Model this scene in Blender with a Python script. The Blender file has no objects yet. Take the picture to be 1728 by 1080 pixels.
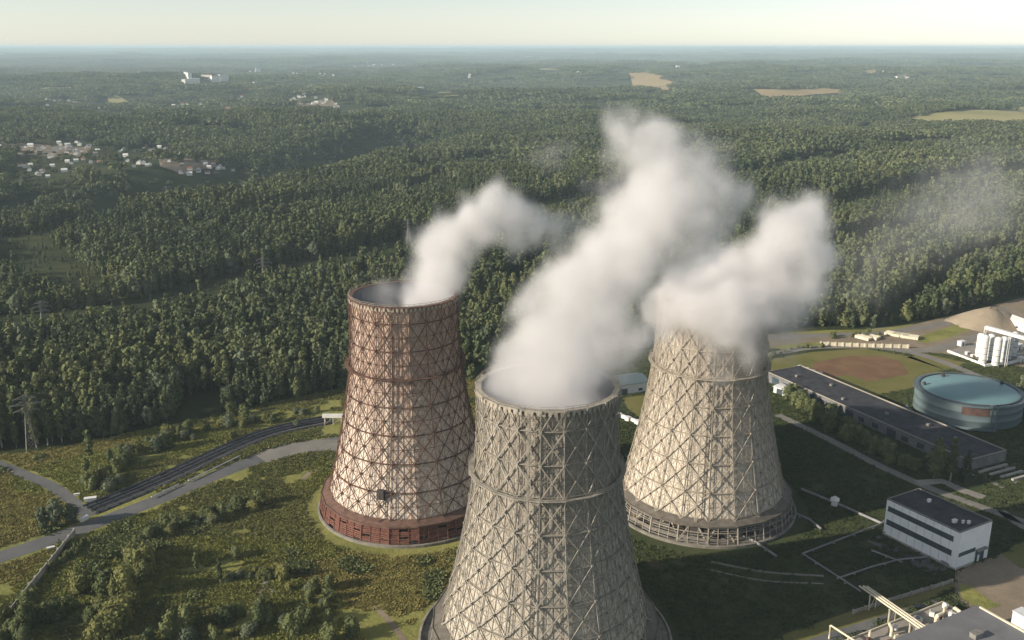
import bpy, math, random
import numpy as np
from mathutils import Vector, Matrix, noise as mnoise

# ------------------------------------------------------------------ camera, sky, sun
SC = bpy.context.scene
COL = SC.collection
F_PX, CAM_H = 1600.0, 167.0
PITCH = math.atan(461 / F_PX)
cam = bpy.data.cameras.new('camera')
cam.lens = 36 * F_PX / 1728
cam.sensor_width = 36
cam.clip_start, cam.clip_end = 1.0, 90000
cam_o = bpy.data.objects.new('camera', cam)
COL.objects.link(cam_o)
cam_o.location = (0, 0, CAM_H)
cam_o.rotation_euler = (math.pi / 2 - PITCH, 0, 0)
SC.camera = cam_o

SUN_EL, SUN_AZ = math.radians(20), math.radians(19)   # sun to the left, a little on the camera's side
to_sun = Vector((-math.cos(SUN_AZ) * math.cos(SUN_EL), -math.sin(SUN_AZ) * math.cos(SUN_EL), math.sin(SUN_EL)))
W = bpy.data.worlds.new('World')
SC.world = W
W.use_nodes = True
nt = W.node_tree
sky = nt.nodes.new('ShaderNodeTexSky')
sky.sky_type = 'NISHITA'
sky.sun_disc = False
sky.sun_elevation = SUN_EL
sky.sun_rotation = math.atan2(to_sun.x, to_sun.y)
sky.altitude = 1500
sky.air_density, sky.dust_density, sky.ozone_density = 1.0, 0.6, 1.8
hs = nt.nodes.new('ShaderNodeHueSaturation')      # a milky summer sky: less saturated than the clear-air model
hs.inputs['Saturation'].default_value = 0.5
nt.links.new(sky.outputs[0], hs.inputs['Color'])
tint = nt.nodes.new('ShaderNodeMix'); tint.data_type = 'RGBA'; tint.blend_type = 'MULTIPLY'
tint.inputs[0].default_value = 1.0
tint.inputs[7].default_value = (1.0, 0.985, 0.95, 1)
nt.links.new(hs.outputs[0], tint.inputs[6])
nt.links.new(tint.outputs[2], nt.nodes['Background'].inputs[0])
nt.nodes['Background'].inputs[1].default_value = 0.096
sl = bpy.data.lights.new('sun', 'SUN')
sl.energy, sl.angle, sl.color = 4.7, math.radians(0.5), (1.0, 0.89, 0.75)
so = bpy.data.objects.new('sun', sl)
COL.objects.link(so)
so.rotation_euler = (-to_sun).to_track_quat('-Z', 'Y').to_euler()
so.location = (-300, -100, 300)
SC.view_settings.view_transform = 'Standard'
SC.view_settings.look = 'None'
SC.view_settings.exposure = 0.65
SC.view_settings.gamma = 1.0
cy = SC.cycles
cy.max_bounces = 10
cy.diffuse_bounces, cy.glossy_bounces, cy.transmission_bounces = 3, 2, 4
cy.volume_bounces = 6
cy.transparent_max_bounces = 16
cy.volume_step_rate = 0.4
cy.volume_max_steps = 256
cy.use_denoising = True

RND = random.Random(7)
NR = np.random.default_rng(11)

# ------------------------------------------------------------------ helpers
def smooth(a, b, x):
    t = np.clip((x - a) / (b - a), 0, 1)
    return t * t * (3 - 2 * t)

def hash2(i, j, s):
    v = np.sin(i * 127.1 + j * 311.7 + s * 74.7) * 43758.5453
    return v - np.floor(v)

def vnoise(x, y, s=0):
    x, y = np.asarray(x, float), np.asarray(y, float)
    i, j = np.floor(x), np.floor(y)
    u, v = x - i, y - j
    u, v = u * u * (3 - 2 * u), v * v * (3 - 2 * v)
    a, b, c, d = hash2(i, j, s), hash2(i + 1, j, s), hash2(i, j + 1, s), hash2(i + 1, j + 1, s)
    return (a * (1 - u) + b * u) * (1 - v) + (c * (1 - u) + d * u) * v

RAVINE = []

def seg_dist(x, y, pts):
    """distance of points to a polyline"""
    best = np.full(np.shape(x), 1e9)
    for (ax, ay), (bx, by) in zip(pts[:-1], pts[1:]):
        dx, dy = bx - ax, by - ay
        t = np.clip(((x - ax) * dx + (y - ay) * dy) / (dx * dx + dy * dy), 0, 1)
        best = np.minimum(best, np.hypot(x - ax - t * dx, y - ay - t * dy))
    return best

def terrain(x, y):
    x, y = np.asarray(x, float), np.asarray(y, float)
    r = np.hypot(x, y)
    k = smooth(620, 1500, r)
    h = k * 44 * (vnoise(x / 520, y / 420, 1) - 0.5) + k * 24 * (vnoise(x / 230, y / 190, 2) - 0.5)
    h = h + smooth(2200, 6000, r) * (70 * (vnoise(x / 1900, y / 1500, 3) - 0.5) - 6)
    h = h + smooth(8000, 42000, r) * (100 + 45 * (vnoise(x / 7000, y / 5000, 4) - 0.5))
    if RAVINE:
        d = seg_dist(x, y, RAVINE)
        h = h - 44 * (1 - smooth(8, 150, d)) * smooth(600, 1000, r)
    return h

def gp(px, py, z=0.0, flat=False):
    """the spot on the ground (or at height z above it) seen at a pixel of the photograph"""
    x, y = (px - 864) / F_PX, (540 - py) / F_PX
    d = np.array([x, math.cos(PITCH) + y * math.sin(PITCH), -math.sin(PITCH) + y * math.cos(PITCH)])
    t = (z - CAM_H) / d[2]
    if not flat:
        for _ in range(14):
            g = float(terrain(d[0] * t, d[1] * t))
            t = 0.5 * t + 0.5 * (z + g - CAM_H) / d[2]
    return Vector((d[0] * t, d[1] * t, CAM_H + d[2] * t))

def at(px, py, Y):
    """the point on the upright plane at distance Y seen at a pixel"""
    x, y = (px - 864) / F_PX, (540 - py) / F_PX
    d = np.array([x, math.cos(PITCH) + y * math.sin(PITCH), -math.sin(PITCH) + y * math.cos(PITCH)])
    t = Y / d[1]
    return Vector((d[0] * t, Y, CAM_H + d[2] * t))

RAVINE[:] = [tuple(gp(px, py, flat=True)[:2]) for px, py in ((-120, 352), (-30, 346), (120, 341), (260, 325), (400, 296), (520, 268), (640, 238), (700, 226))]

class MB:
    def __init__(s):
        s.v, s.f, s.m = [], [], []
    def poly(s, pts, mi=0):
        b = len(s.v)
        s.v += [tuple(p) for p in pts]
        s.f.append(tuple(range(b, b + len(pts))))
        s.m.append(mi)
    def prism(s, pts, z0, z1, mi=0, mt=None, mat=None):
        n = len(pts)
        b = len(s.v)
        s.v += [(p[0], p[1], z0) for p in pts] + [(p[0], p[1], z1) for p in pts]
        for i in range(n):
            j = (i + 1) % n
            s.f.append((b + i, b + j, b + n + j, b + n + i)); s.m.append(mi)
        s.f.append(tuple(b + n + i for i in range(n))); s.m.append(mi if mt is None else mt)
        s.f.append(tuple(b + n - 1 - i for i in range(n))); s.m.append(mi)
    def box(s, c, d, rz=0, mi=0):
        """c: centre of the base, d: size"""
        ca, sa = math.cos(rz), math.sin(rz)
        pts = [(c[0] + x * ca - y * sa, c[1] + x * sa + y * ca) for x, y in ((-d[0] / 2, -d[1] / 2), (d[0] / 2, -d[1] / 2), (d[0] / 2, d[1] / 2), (-d[0] / 2, d[1] / 2))]
        s.prism(pts, c[2], c[2] + d[2], mi)
    def bar(s, p, q, w, h=None, mi=0, up=(0, 0, 1)):
        p, q = Vector(p), Vector(q)
        h = h or w
        d = q - p
        if d.length < 1e-5: return
        d.normalize()
        a = d.cross(Vector(up))
        if a.length < 1e-3: a = d.cross(Vector((1, 0, 0)))
        a.normalize()
        c = a.cross(d)
        b = len(s.v)
        for e in (p, q):
            for i, j in ((-1, -1), (1, -1), (1, 1), (-1, 1)):
                s.v.append(tuple(e + a * (i * w / 2) + c * (j * h / 2)))
        for i in range(4):
            j = (i + 1) % 4
            s.f.append((b + i, b + j, b + 4 + j, b + 4 + i)); s.m.append(mi)
        s.f.append((b + 3, b + 2, b + 1, b)); s.f.append((b + 4, b + 5, b + 6, b + 7)); s.m += [mi, mi]
    def tube(s, pts, r, n=8, mi=0):
        pts = [Vector(p) for p in pts]
        rs = r if isinstance(r, (list, tuple)) else [r] * len(pts)
        b = len(s.v)
        for k, p in enumerate(pts):
            d = (pts[min(k + 1, len(pts) - 1)] - pts[max(k - 1, 0)]).normalized()
            a = d.cross(Vector((0, 0, 1)))
            if a.length < 1e-3: a = Vector((1, 0, 0))
            a.normalize()
            c = a.cross(d)
            for i in range(n):
                t = 2 * math.pi * i / n
                s.v.append(tuple(p + (a * math.cos(t) + c * math.sin(t)) * rs[k]))
        for k in range(len(pts) - 1):
            for i in range(n):
                j = (i + 1) % n
                s.f.append((b + k * n + i, b + k * n + j, b + (k + 1) * n + j, b + (k + 1) * n + i)); s.m.append(mi)
        s.f.append(tuple(b + n - 1 - i for i in range(n))); s.m.append(mi)
        e = b + (len(pts) - 1) * n
        s.f.append(tuple(e + i for i in range(n))); s.m.append(mi)
    def lathe(s, prof, n=24, c=(0, 0), mi=0, ph=0.0):
        b = len(s.v)
        for r, z in prof:
            for i in range(n):
                t = 2 * math.pi * i / n + ph
                s.v.append((c[0] + r * math.cos(t), c[1] + r * math.sin(t), z))
        for k in range(len(prof) - 1):
            for i in range(n):
                j = (i + 1) % n
                s.f.append((b + k * n + i, b + k * n + j, b + (k + 1) * n + j, b + (k + 1) * n + i)); s.m.append(mi)
    def mesh(s, name, mats):
        me = bpy.data.meshes.new(name)
        me.from_pydata(s.v, [], s.f)
        for m in (mats if isinstance(mats, (list, tuple)) else [mats]):
            me.materials.append(m)
        me.polygons.foreach_set('material_index', s.m)
        me.update()
        return me
    def build(s, name, mats, parent=None, smooth_=False):
        me = s.mesh(name, mats)
        if smooth_:
            me.polygons.foreach_set('use_smooth', [True] * len(me.polygons))
        o = bpy.data.objects.new(name, me)
        COL.objects.link(o)
        if parent: o.parent = parent
        return o

def tag(o, label=None, cat=None, group=None, kind=None):
    if label: o['label'] = label
    if cat: o['category'] = cat
    if group: o['group'] = group
    if kind: o['kind'] = kind
    return o

def empty(name, loc, label, cat, group=None, rz=0.0, sc=1.0):
    o = bpy.data.objects.new(name, None)
    COL.objects.link(o)
    o.location = loc
    o.rotation_euler = (0, 0, rz)
    o.scale = (sc, sc, sc) if not isinstance(sc, tuple) else sc
    o.empty_display_size = 1
    return tag(o, label, cat, group)

def place_copy(src, loc, rz, sc, label, group):
    """a copy of a thing with copies of its parts and their sub-parts"""
    r = src.copy()
    COL.objects.link(r)
    r.location, r.rotation_euler = loc, (0, 0, rz)
    r.scale = sc if isinstance(sc, tuple) else (sc, sc, sc)
    r['label'] = label
    if group: r['group'] = group
    for ch in list(src.children):
        c = ch.copy(); COL.objects.link(c); c.parent = r
        for g in list(ch.children):
            d = g.copy(); COL.objects.link(d); d.parent = c
    return r

# ------------------------------------------------------------------ materials
class NT:
    def __init__(s, name):
        s.mat = bpy.data.materials.new(name)
        s.mat.use_nodes = True
        s.t = s.mat.node_tree
        s.bsdf = s.t.nodes['Principled BSDF']
        s.out = s.t.nodes['Material Output']
    def n(s, typ, **kw):
        x = s.t.nodes.new('ShaderNode' + typ)
        for k, v in kw.items():
            setattr(x, k, v)
        return x
    def l(s, a, b):
        s.t.links.new(a, b)
    def inp(s, node, i, v):
        if hasattr(v, 'is_linked') or isinstance(v, bpy.types.NodeSocket): s.l(v, node.inputs[i])
        else: node.inputs[i].default_value = v
    def math(s, op, a, b=0.0, c=None, clamp=False):
        x = s.n('Math', operation=op, use_clamp=clamp)
        s.inp(x, 0, a); s.inp(x, 1, b)
        if c is not None: s.inp(x, 2, c)
        return x.outputs[0]
    def vmath(s, op, a, b=(0, 0, 0), out=0):
        x = s.n('VectorMath', operation=op)
        s.inp(x, 0, a); s.inp(x, 1, b)
        return x.outputs[out]
    def noise(s, vec, scale, detail=3.0, rough=0.55):
        x = s.n('TexNoise')
        if vec is not None: s.l(vec, x.inputs['Vector'])
        x.inputs['Scale'].default_value = scale
        x.inputs['Detail'].default_value = detail
        x.inputs['Roughness'].default_value = rough
        return x.outputs['Fac']
    def ramp(s, fac, stops):
        x = s.n('ValToRGB')
        e = x.color_ramp.elements
        while len(e) < len(stops): e.new(0.5)
        for k, (p, c) in enumerate(stops):
            e[k].position = p
            e[k].color = (*c, 1) if len(c) == 3 else c
        s.l(fac, x.inputs[0])
        return x.outputs[0]
    def mix(s, fac, a, b, blend='MIX'):
        x = s.n('Mix', data_type='RGBA', blend_type=blend)
        for sock, v in ((x.inputs[0], fac), (x.inputs[6], a), (x.inputs[7], b)):
            if isinstance(v, bpy.types.NodeSocket): s.l(v, sock)
            elif isinstance(v, (int, float)): sock.default_value = v
            else: sock.default_value = (*v, 1)
        return x.outputs[2]
    def pos(s):
        return s.n('NewGeometry').outputs['Position']
    def obj(s):
        return s.n('TexCoord').outputs['Object']
    def scaled(s, vec, sc):
        return s.vmath('MULTIPLY', vec, sc)
    def color(s, c, rough=0.85, spec=0.3):
        if isinstance(c, bpy.types.NodeSocket): s.l(c, s.bsdf.inputs['Base Color'])
        else: s.bsdf.inputs['Base Color'].default_value = (*c, 1)
        s.bsdf.inputs['Roughness'].default_value = rough
        s.bsdf.inputs['Specular IOR Level'].default_value = spec
        return s.mat
    def bump(s, h, dist=0.1, strength=1.0):
        b = s.n('Bump')
        b.inputs['Distance'].default_value = dist
        b.inputs['Strength'].default_value = strength
        s.l(h, b.inputs['Height'])
        s.l(b.outputs[0], s.bsdf.inputs['Normal'])

def mat_plain(name, c, var=0.25, scale=0.4, rough=0.85, spec=0.25, metal=0.0):
    m = NT(name)
    a = tuple(x * (1 - var) for x in c); b = tuple(min(1, x * (1 + var)) for x in c)
    f = m.noise(m.pos(), scale, 5, 0.65)
    r = m.color(m.ramp(f, [(0.3, a), (0.7, b)]), rough, spec)
    m.bsdf.inputs['Metallic'].default_value = metal
    return r

def mat_leaf(name, dark, light, hue=0.0, trans=0.18):
    """foliage: each tree and each leaf clump has its own tone, stands differ over the land"""
    m = NT(name)
    rnd = m.n('ObjectInfo').outputs['Random']
    isl = m.n('NewGeometry').outputs['Random Per Island']
    stand = m.noise(m.pos(), 0.006, 3)
    f = m.math('ADD', m.math('MULTIPLY', rnd, 0.5), m.math('MULTIPLY', isl, 0.25))
    f = m.math('ADD', f, m.math('MULTIPLY', m.math('SUBTRACT', stand, 0.5), 1.1))
    c = m.ramp(f, [(0.0, dark), (0.75, light), (1.0, tuple(x * y for x, y in zip(light, (1.35, 1.2, 1.0))))])
    m.color(c, 0.8, 0.1)
    t = m.n('BsdfTranslucent')
    m.l(m.mix(0.5, c, (0.10, 0.12, 0.02)), t.inputs[0])
    mx = m.n('MixShader'); mx.inputs[0].default_value = trans
    m.l(m.bsdf.outputs[0], mx.inputs[1]); m.l(t.outputs[0], mx.inputs[2])
    m.l(mx.outputs[0], m.out.inputs[0])
    return m.mat

def mat_cladding(name, base, pale, rust, dirt, rust_amt, z_pale):
    """corrugated sheet cladding: sheets with seams, vertical streaks of rust and dirt, paler towards the foot where z_pale says"""
    m = NT(name)
    uv = m.n('UVMap').outputs[0]
    obj = m.obj()
    sep = m.n('SeparateXYZ'); m.l(obj, sep.inputs[0])
    z = sep.outputs[2]
    br = m.n('TexBrick', offset=0.5)
    m.l(uv, br.inputs['Vector'])
    for k, v in (('Scale', 1.0), ('Mortar Size', 0.06), ('Mortar Smooth', 0.3), ('Bias', 0.0), ('Brick Width', 0.95), ('Row Height', 1.75)):
        br.inputs[k].default_value = v
    br.inputs['Color1'].default_value = (0, 0, 0, 1); br.inputs['Color2'].default_value = (1, 1, 1, 1)
    br.inputs['Mortar'].default_value = (0.5, 0.5, 0.5, 1)
    sheet = m.n('SeparateColor'); m.l(br.outputs['Color'], sheet.inputs[0])
    streak = m.noise(m.scaled(obj, (1.1, 1.1, 0.3)), 1.0, 5, 0.65)
    blot = m.noise(m.scaled(obj, (1, 1, 0.5)), 0.13, 4, 0.6)
    hgt = m.n('MapRange'); m.l(z, hgt.inputs[0])
    hgt.inputs[1].default_value, hgt.inputs[2].default_value = z_pale
    up = m.math('ADD', hgt.outputs[0], m.math('MULTIPLY', m.math('SUBTRACT', blot, 0.5), 1.6), clamp=True)
    c = m.mix(up, pale, base)
    c = m.mix(m.math('MULTIPLY', sheet.outputs[0], 0.38), c, tuple(x * 0.55 for x in base))
    f = m.math('SUBTRACT', streak, m.math('SUBTRACT', 0.62, m.math('MULTIPLY', up, rust_amt)))
    c = m.mix(m.math('MULTIPLY', m.math('MULTIPLY', f, 4.0, clamp=True), 0.7), c, rust)
    d = m.math('MULTIPLY', m.math('SUBTRACT', m.noise(m.scaled(obj, (2.2, 2.2, 0.45)), 1.0, 4, 0.7), 0.57), 5.0, clamp=True)
    c = m.mix(m.math('MULTIPLY', d, 0.6), c, dirt)
    seam = m.math('MULTIPLY', br.outputs['Fac'], 0.55)
    c = m.mix(seam, c, tuple(x * 0.35 for x in dirt))
    m.color(c, 0.8, 0.2)
    wv = m.n('TexWave', wave_type='BANDS', bands_direction='X')
    m.l(uv, wv.inputs[0]); wv.inputs['Scale'].default_value = 1.0
    m.bump(m.math('ADD', wv.outputs['Fac'], m.math('MULTIPLY', br.outputs['Fac'], -1.0)), 0.05, 0.6)
    return m.mat

def mat_ground(name, stops, scale, fine=0.6, bump=0.25, spots=None):
    m = NT(name)
    p = m.pos()
    a = m.noise(p, scale, 6, 0.62)
    b = m.noise(p, fine, 4, 0.7)
    f = m.math('ADD', m.math('MULTIPLY', a, 0.75), m.math('MULTIPLY', b, 0.25))
    c = m.ramp(f, stops)
    if spots:
        s = m.noise(p, spots[1], 4, 0.6)
        c = m.mix(m.math('MULTIPLY', m.math('SUBTRACT', s, spots[2]), 7.0, clamp=True), c, spots[0])
    m.color(c, 0.95, 0.1)
    m.bump(b, bump, 0.8)
    return m.mat

M = {}
M['forest_floor'] = mat_ground('forest_floor', [(0.3, (0.020, 0.030, 0.012)), (0.55, (0.045, 0.055, 0.020)), (0.75, (0.085, 0.08, 0.035))], 0.02)
M['meadow'] = mat_ground('meadow', [(0.28, (0.085, 0.10, 0.032)), (0.45, (0.18, 0.185, 0.055)), (0.58, (0.25, 0.242, 0.075)), (0.75, (0.29, 0.26, 0.115))], 0.045, 0.5, 0.5, ((0.17, 0.12, 0.05), 0.06, 0.62))
M['lawn'] = mat_ground('lawn', [(0.3, (0.030, 0.045, 0.020)), (0.5, (0.050, 0.064, 0.026)), (0.72, (0.10, 0.095, 0.045))], 0.03, 0.8, 0.15, ((0.09, 0.07, 0.04), 0.05, 0.6))  # shaded copy: dark colour stands in for the towers' shadow
M['lawn_lit'] = mat_ground('sunlit_lawn', [(0.3, (0.10, 0.11, 0.03)), (0.5, (0.16, 0.15, 0.05)), (0.72, (0.21, 0.17, 0.08))], 0.04, 0.8, 0.15)  # lit copy of the lawn, sunlight put into the paler colour
M['dirt'] = mat_ground('dirt', [(0.3, (0.17, 0.135, 0.095)), (0.5, (0.235, 0.19, 0.135)), (0.72, (0.32, 0.265, 0.195))], 0.06, 0.9, 0.2)
M['brown_soil'] = mat_ground('brown_soil', [(0.3, (0.13, 0.075, 0.045)), (0.55, (0.19, 0.115, 0.065)), (0.75, (0.25, 0.17, 0.09))], 0.08, 0.9, 0.2)
M['field'] = mat_ground('ripe_field', [(0.3, (0.30, 0.22, 0.10)), (0.55, (0.36, 0.27, 0.14)), (0.75, (0.42, 0.33, 0.2))], 0.01, 0.1, 0.2)
M['green_field'] = mat_ground('green_field', [(0.3, (0.22, 0.21, 0.09)), (0.55, (0.30, 0.27, 0.125)), (0.75, (0.38, 0.33, 0.18))], 0.01, 0.1, 0.2)
M['asphalt'] = mat_ground('asphalt', [(0.3, (0.085, 0.088, 0.09)), (0.5, (0.125, 0.127, 0.127)), (0.72, (0.18, 0.172, 0.16))], 0.05, 0.9, 0.03)
M['old_concrete'] = mat_ground('old_concrete', [(0.3, (0.20, 0.185, 0.16)), (0.55, (0.30, 0.275, 0.235)), (0.75, (0.38, 0.34, 0.29))], 0.07, 0.9, 0.03)
M['path'] = mat_ground('path', [(0.3, (0.15, 0.145, 0.13)), (0.55, (0.22, 0.205, 0.18)), (0.75, (0.28, 0.25, 0.21))], 0.07, 0.9, 0.03)
M['concrete'] = mat_plain('concrete', (0.34, 0.32, 0.28), 0.3, 0.3)
M['white'] = mat_plain('white_paint', (0.70, 0.69, 0.65), 0.12, 0.5, 0.6)
M['cream_paint'] = mat_plain('cream_paint', (0.62, 0.56, 0.42), 0.15, 0.5, 0.6)
M['grey_panel'] = mat_plain('grey_panel', (0.62, 0.63, 0.62), 0.12, 0.3, 0.6)
M['dark_wall'] = mat_plain('dark_wall', (0.16, 0.16, 0.155), 0.25, 0.3)
M['white_panel'] = mat_plain('white_panel', (0.80, 0.81, 0.81), 0.08, 0.25, 0.55)
M['glass'] = mat_plain('dark_glass', (0.06, 0.08, 0.095), 0.3, 0.5, 0.15, 0.6)
M['bitumen'] = mat_plain('bitumen', (0.045, 0.046, 0.052), 0.5, 0.22)
M['grey_roof'] = mat_plain('grey_roof', (0.16, 0.16, 0.165), 0.2, 0.12)
M['rust_steel'] = mat_plain('rust_steel', (0.135, 0.08, 0.06), 0.35, 0.5)
M['rust_red'] = mat_plain('rust_red', (0.17, 0.075, 0.055), 0.3, 0.6)
M['grey_steel'] = mat_plain('grey_steel', (0.20, 0.19, 0.17), 0.3, 0.5, 0.7)
M['pale_steel'] = mat_plain('pale_steel', (0.29, 0.265, 0.22), 0.3, 0.4, 0.75)
M['cream_steel'] = mat_plain('cream_steel', (0.33, 0.29, 0.23), 0.3, 0.4, 0.75)
M['eaves_grey'] = mat_plain('eaves_grey', (0.13, 0.115, 0.095), 0.35, 0.4)
M['basin_concrete'] = mat_plain('basin_concrete', (0.20, 0.185, 0.155), 0.4, 0.3)
M['rib_brown'] = mat_plain('rib_brown', (0.42, 0.325, 0.26), 0.4, 0.5)
M['rib_grey'] = mat_plain('rib_grey', (0.25, 0.225, 0.185), 0.4, 0.5)
M['rib_cream'] = mat_plain('rib_cream', (0.36, 0.31, 0.25), 0.4, 0.5)
M['dark_steel'] = mat_plain('dark_steel', (0.06, 0.055, 0.05), 0.3, 0.5)
M['pipe_lag'] = mat_plain('pipe_lagging', (0.20, 0.20, 0.20), 0.3, 0.3, 0.5, 0.4)
M['dark_pipe'] = mat_plain('dark_pipe', (0.055, 0.06, 0.07), 0.3, 0.3, 0.5, 0.4)
M['tank_blue'] = mat_plain('tank_blue', (0.11, 0.148, 0.155), 0.12, 0.08, 0.55)  # toned down, shade over the tank is put into the colour
M['tank_roof'] = mat_plain('tank_roof', (0.15, 0.26, 0.27), 0.10, 0.05, 0.5)  # darkened likewise in place of shade on the tank
M['tank_rust'] = mat_plain('tank_rust', (0.09, 0.055, 0.045), 0.3, 0.3)
M['interior'] = mat_plain('tower_inside', (0.16, 0.17, 0.19), 0.3, 0.2)
M['bark'] = mat_plain('bark', (0.16, 0.14, 0.12), 0.5, 1.5)
M['pale_bark'] = mat_plain('pale_bark', (0.28, 0.26, 0.22), 0.4, 1.5)
M['tower_brown'] = mat_cladding('brown_tower_cladding', (0.53, 0.395, 0.31), (0.80, 0.70, 0.58), (0.20, 0.10, 0.07), (0.16, 0.10, 0.08), 0.14, (8, 72))
M['tower_grey'] = mat_cladding('grey_tower_cladding', (0.36, 0.318, 0.262), (0.55, 0.495, 0.405), (0.17, 0.14, 0.11), (0.11, 0.09, 0.075), 0.16, (0, 60))
M['tower_cream'] = mat_cladding('cream_tower_cladding', (0.44, 0.39, 0.32), (0.66, 0.59, 0.48), (0.24, 0.19, 0.14), (0.15, 0.12, 0.095), 0.12, (10, 62))
M['leaf_mid'] = mat_leaf('leaf_mid', (0.055, 0.075, 0.034), (0.175, 0.192, 0.085))
M['leaf_dark'] = mat_leaf('leaf_dark', (0.042, 0.062, 0.034), (0.125, 0.15, 0.072))
M['leaf_yellow'] = mat_leaf('leaf_yellow', (0.1, 0.108, 0.04), (0.235, 0.23, 0.08))
M['leaf_grey'] = mat_leaf('leaf_grey', (0.07, 0.092, 0.058), (0.175, 0.195, 0.115))
M['leaf_gold'] = mat_leaf('leaf_gold', (0.075, 0.095, 0.04), (0.175, 0.185, 0.078))
M['weed'] = mat_leaf('weed', (0.125, 0.135, 0.04), (0.29, 0.292, 0.08))
M['lawn_weed'] = mat_leaf('lawn_weed', (0.038, 0.056, 0.022), (0.105, 0.12, 0.05))
M['leaf_bush'] = mat_leaf('leaf_bush', (0.07, 0.09, 0.036), (0.195, 0.21, 0.085))
M['dry_weed'] = mat_leaf('dry_weed', (0.16, 0.14, 0.045), (0.31, 0.27, 0.09))
M['roof_red'] = mat_plain('roof_red', (0.30, 0.12, 0.08), 0.3, 0.1)
M['roof_grey'] = mat_plain('roof_slate', (0.22, 0.21, 0.21), 0.3, 0.1)
M['house_white'] = mat_plain('house_white', (0.78, 0.75, 0.68), 0.08, 0.1)
M['house_wood'] = mat_plain('house_wood', (0.30, 0.21, 0.14), 0.2, 0.1)
M['sand'] = mat_ground('sand', [(0.3, (0.25, 0.205, 0.145)), (0.55, (0.31, 0.26, 0.19)), (0.75, (0.38, 0.32, 0.24))], 0.1, 0.8, 0.2)

# ------------------------------------------------------------------ ground
def build_terrain():
    th = np.concatenate([np.radians(np.linspace(-178, -46, 23)), np.radians(np.linspace(-42, 42, 169)), np.radians(np.linspace(46, 178, 23))])
    rr = [0.5, 60, 120, 180]
    r = 200.0
    while r < 46000:
        rr.append(r)
        r *= 1.028
    rr = np.array(rr)
    T, R = np.meshgrid(th, rr)
    X, Y = R * np.sin(T), R * np.cos(T)
    Z = terrain(X, Y)
    n, k = len(th), len(rr)
    v = np.stack([X.ravel(), Y.ravel(), Z.ravel()], 1)
    f = []
    for i in range(k - 1):
        for j in range(n):
            jj = (j + 1) % n
            f.append((i * n + j, i * n + jj, (i + 1) * n + jj, (i + 1) * n + j))
    me = bpy.data.meshes.new('ground')
    me.from_pydata(v.tolist(), [], f)
    me.materials.append(M['forest_floor'])
    me.polygons.foreach_set('use_smooth', [True] * len(me.polygons))
    me.update()
    me.flip_normals()
    o = bpy.data.objects.new('ground', me)
    COL.objects.link(o)
    tag(o, kind='structure')
build_terrain()

def in_poly(x, y, poly):
    x, y = np.asarray(x), np.asarray(y)
    inside = np.zeros(x.shape, bool)
    n = len(poly)
    for i in range(n):
        (x1, y1), (x2, y2) = poly[i], poly[(i + 1) % n]
        if y1 == y2: continue
        c = ((y1 > y) != (y2 > y)) & (x < (x2 - x1) * (y - y1) / (y2 - y1) + x1)
        inside ^= c
    return inside

def gpoly(pts, flat=False):
    return [tuple(gp(a, b, flat=flat)[:2]) for a, b in pts]

HARD_AREAS = []
def sheet(name, poly, dz, mat, cuts=0, label=None):
    """a flat ground sheet; cuts > 0 drapes it on the relief"""
    import bmesh
    if name.split('_')[-1] in ('yard', 'soil', 'pavement', 'apron', 'ground', 'field', 'patch', 'verge'): HARD_AREAS.append([(p[0], p[1]) for p in poly])
    bm = bmesh.new()
    vs = [bm.verts.new((p[0], p[1], 0)) for p in poly]
    f = bm.faces.new(vs)
    f.normal_update()
    if f.normal.z < 0: f.normal_flip()
    if cuts:
        bmesh.ops.triangulate(bm, faces=bm.faces[:])
        for _ in range(cuts):
            bmesh.ops.subdivide_edges(bm, edges=bm.edges[:], cuts=1, use_grid_fill=True)
    co = np.array([v.co[:] for v in bm.verts])
    z = terrain(co[:, 0], co[:, 1]) + dz
    for v, zz in zip(bm.verts, z): v.co.z = zz
    me = bpy.data.meshes.new(name)
    bm.to_mesh(me); bm.free()
    me.materials.append(mat)
    o = bpy.data.objects.new(name, me)
    COL.objects.link(o)
    return tag(o, kind='structure')

HARD_LINES = []
def ribbon(name, pts, w, dz, mat, tagit=True):
    """a strip of even width along a ground line"""
    HARD_LINES.append(([(p[0], p[1]) for p in pts], (max(w) if isinstance(w, (list, tuple)) else w) / 2))
    pts = [Vector((p[0], p[1])) for p in pts]
    L, Rr = [], []
    for i, p in enumerate(pts):
        d = (pts[min(i + 1, len(pts) - 1)] - pts[max(i - 1, 0)]).normalized()
        nrm = Vector((-d.y, d.x))
        ww = w[i] if isinstance(w, (list, tuple)) else w
        L.append(p + nrm * ww / 2); Rr.append(p - nrm * ww / 2)
    mb = MB()
    for i in range(len(pts) - 1):
        q = [Rr[i], Rr[i + 1], L[i + 1], L[i]]
        mb.poly([(a.x, a.y, float(terrain(a.x, a.y)) + dz) for a in q])
    o = mb.build(name, mat)
    return tag(o, kind='structure')

def curve_pts(pts, n=6):
    """smooth a pixel polyline"""
    pts = [np.array(p, float) for p in pts]
    out = []
    for i in range(len(pts) - 1):
        p0, p1, p2, p3 = pts[max(i - 1, 0)], pts[i], pts[i + 1], pts[min(i + 2, len(pts) - 1)]
        for k in range(n):
            t = k / n
            out.append(tuple(0.5 * ((2 * p1) + (-p0 + p2) * t + (2 * p0 - 5 * p1 + 4 * p2 - p3) * t * t + (-p0 + 3 * p1 - 3 * p2 + p3) * t ** 3)))
    out.append(tuple(pts[-1]))
    return out

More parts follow.
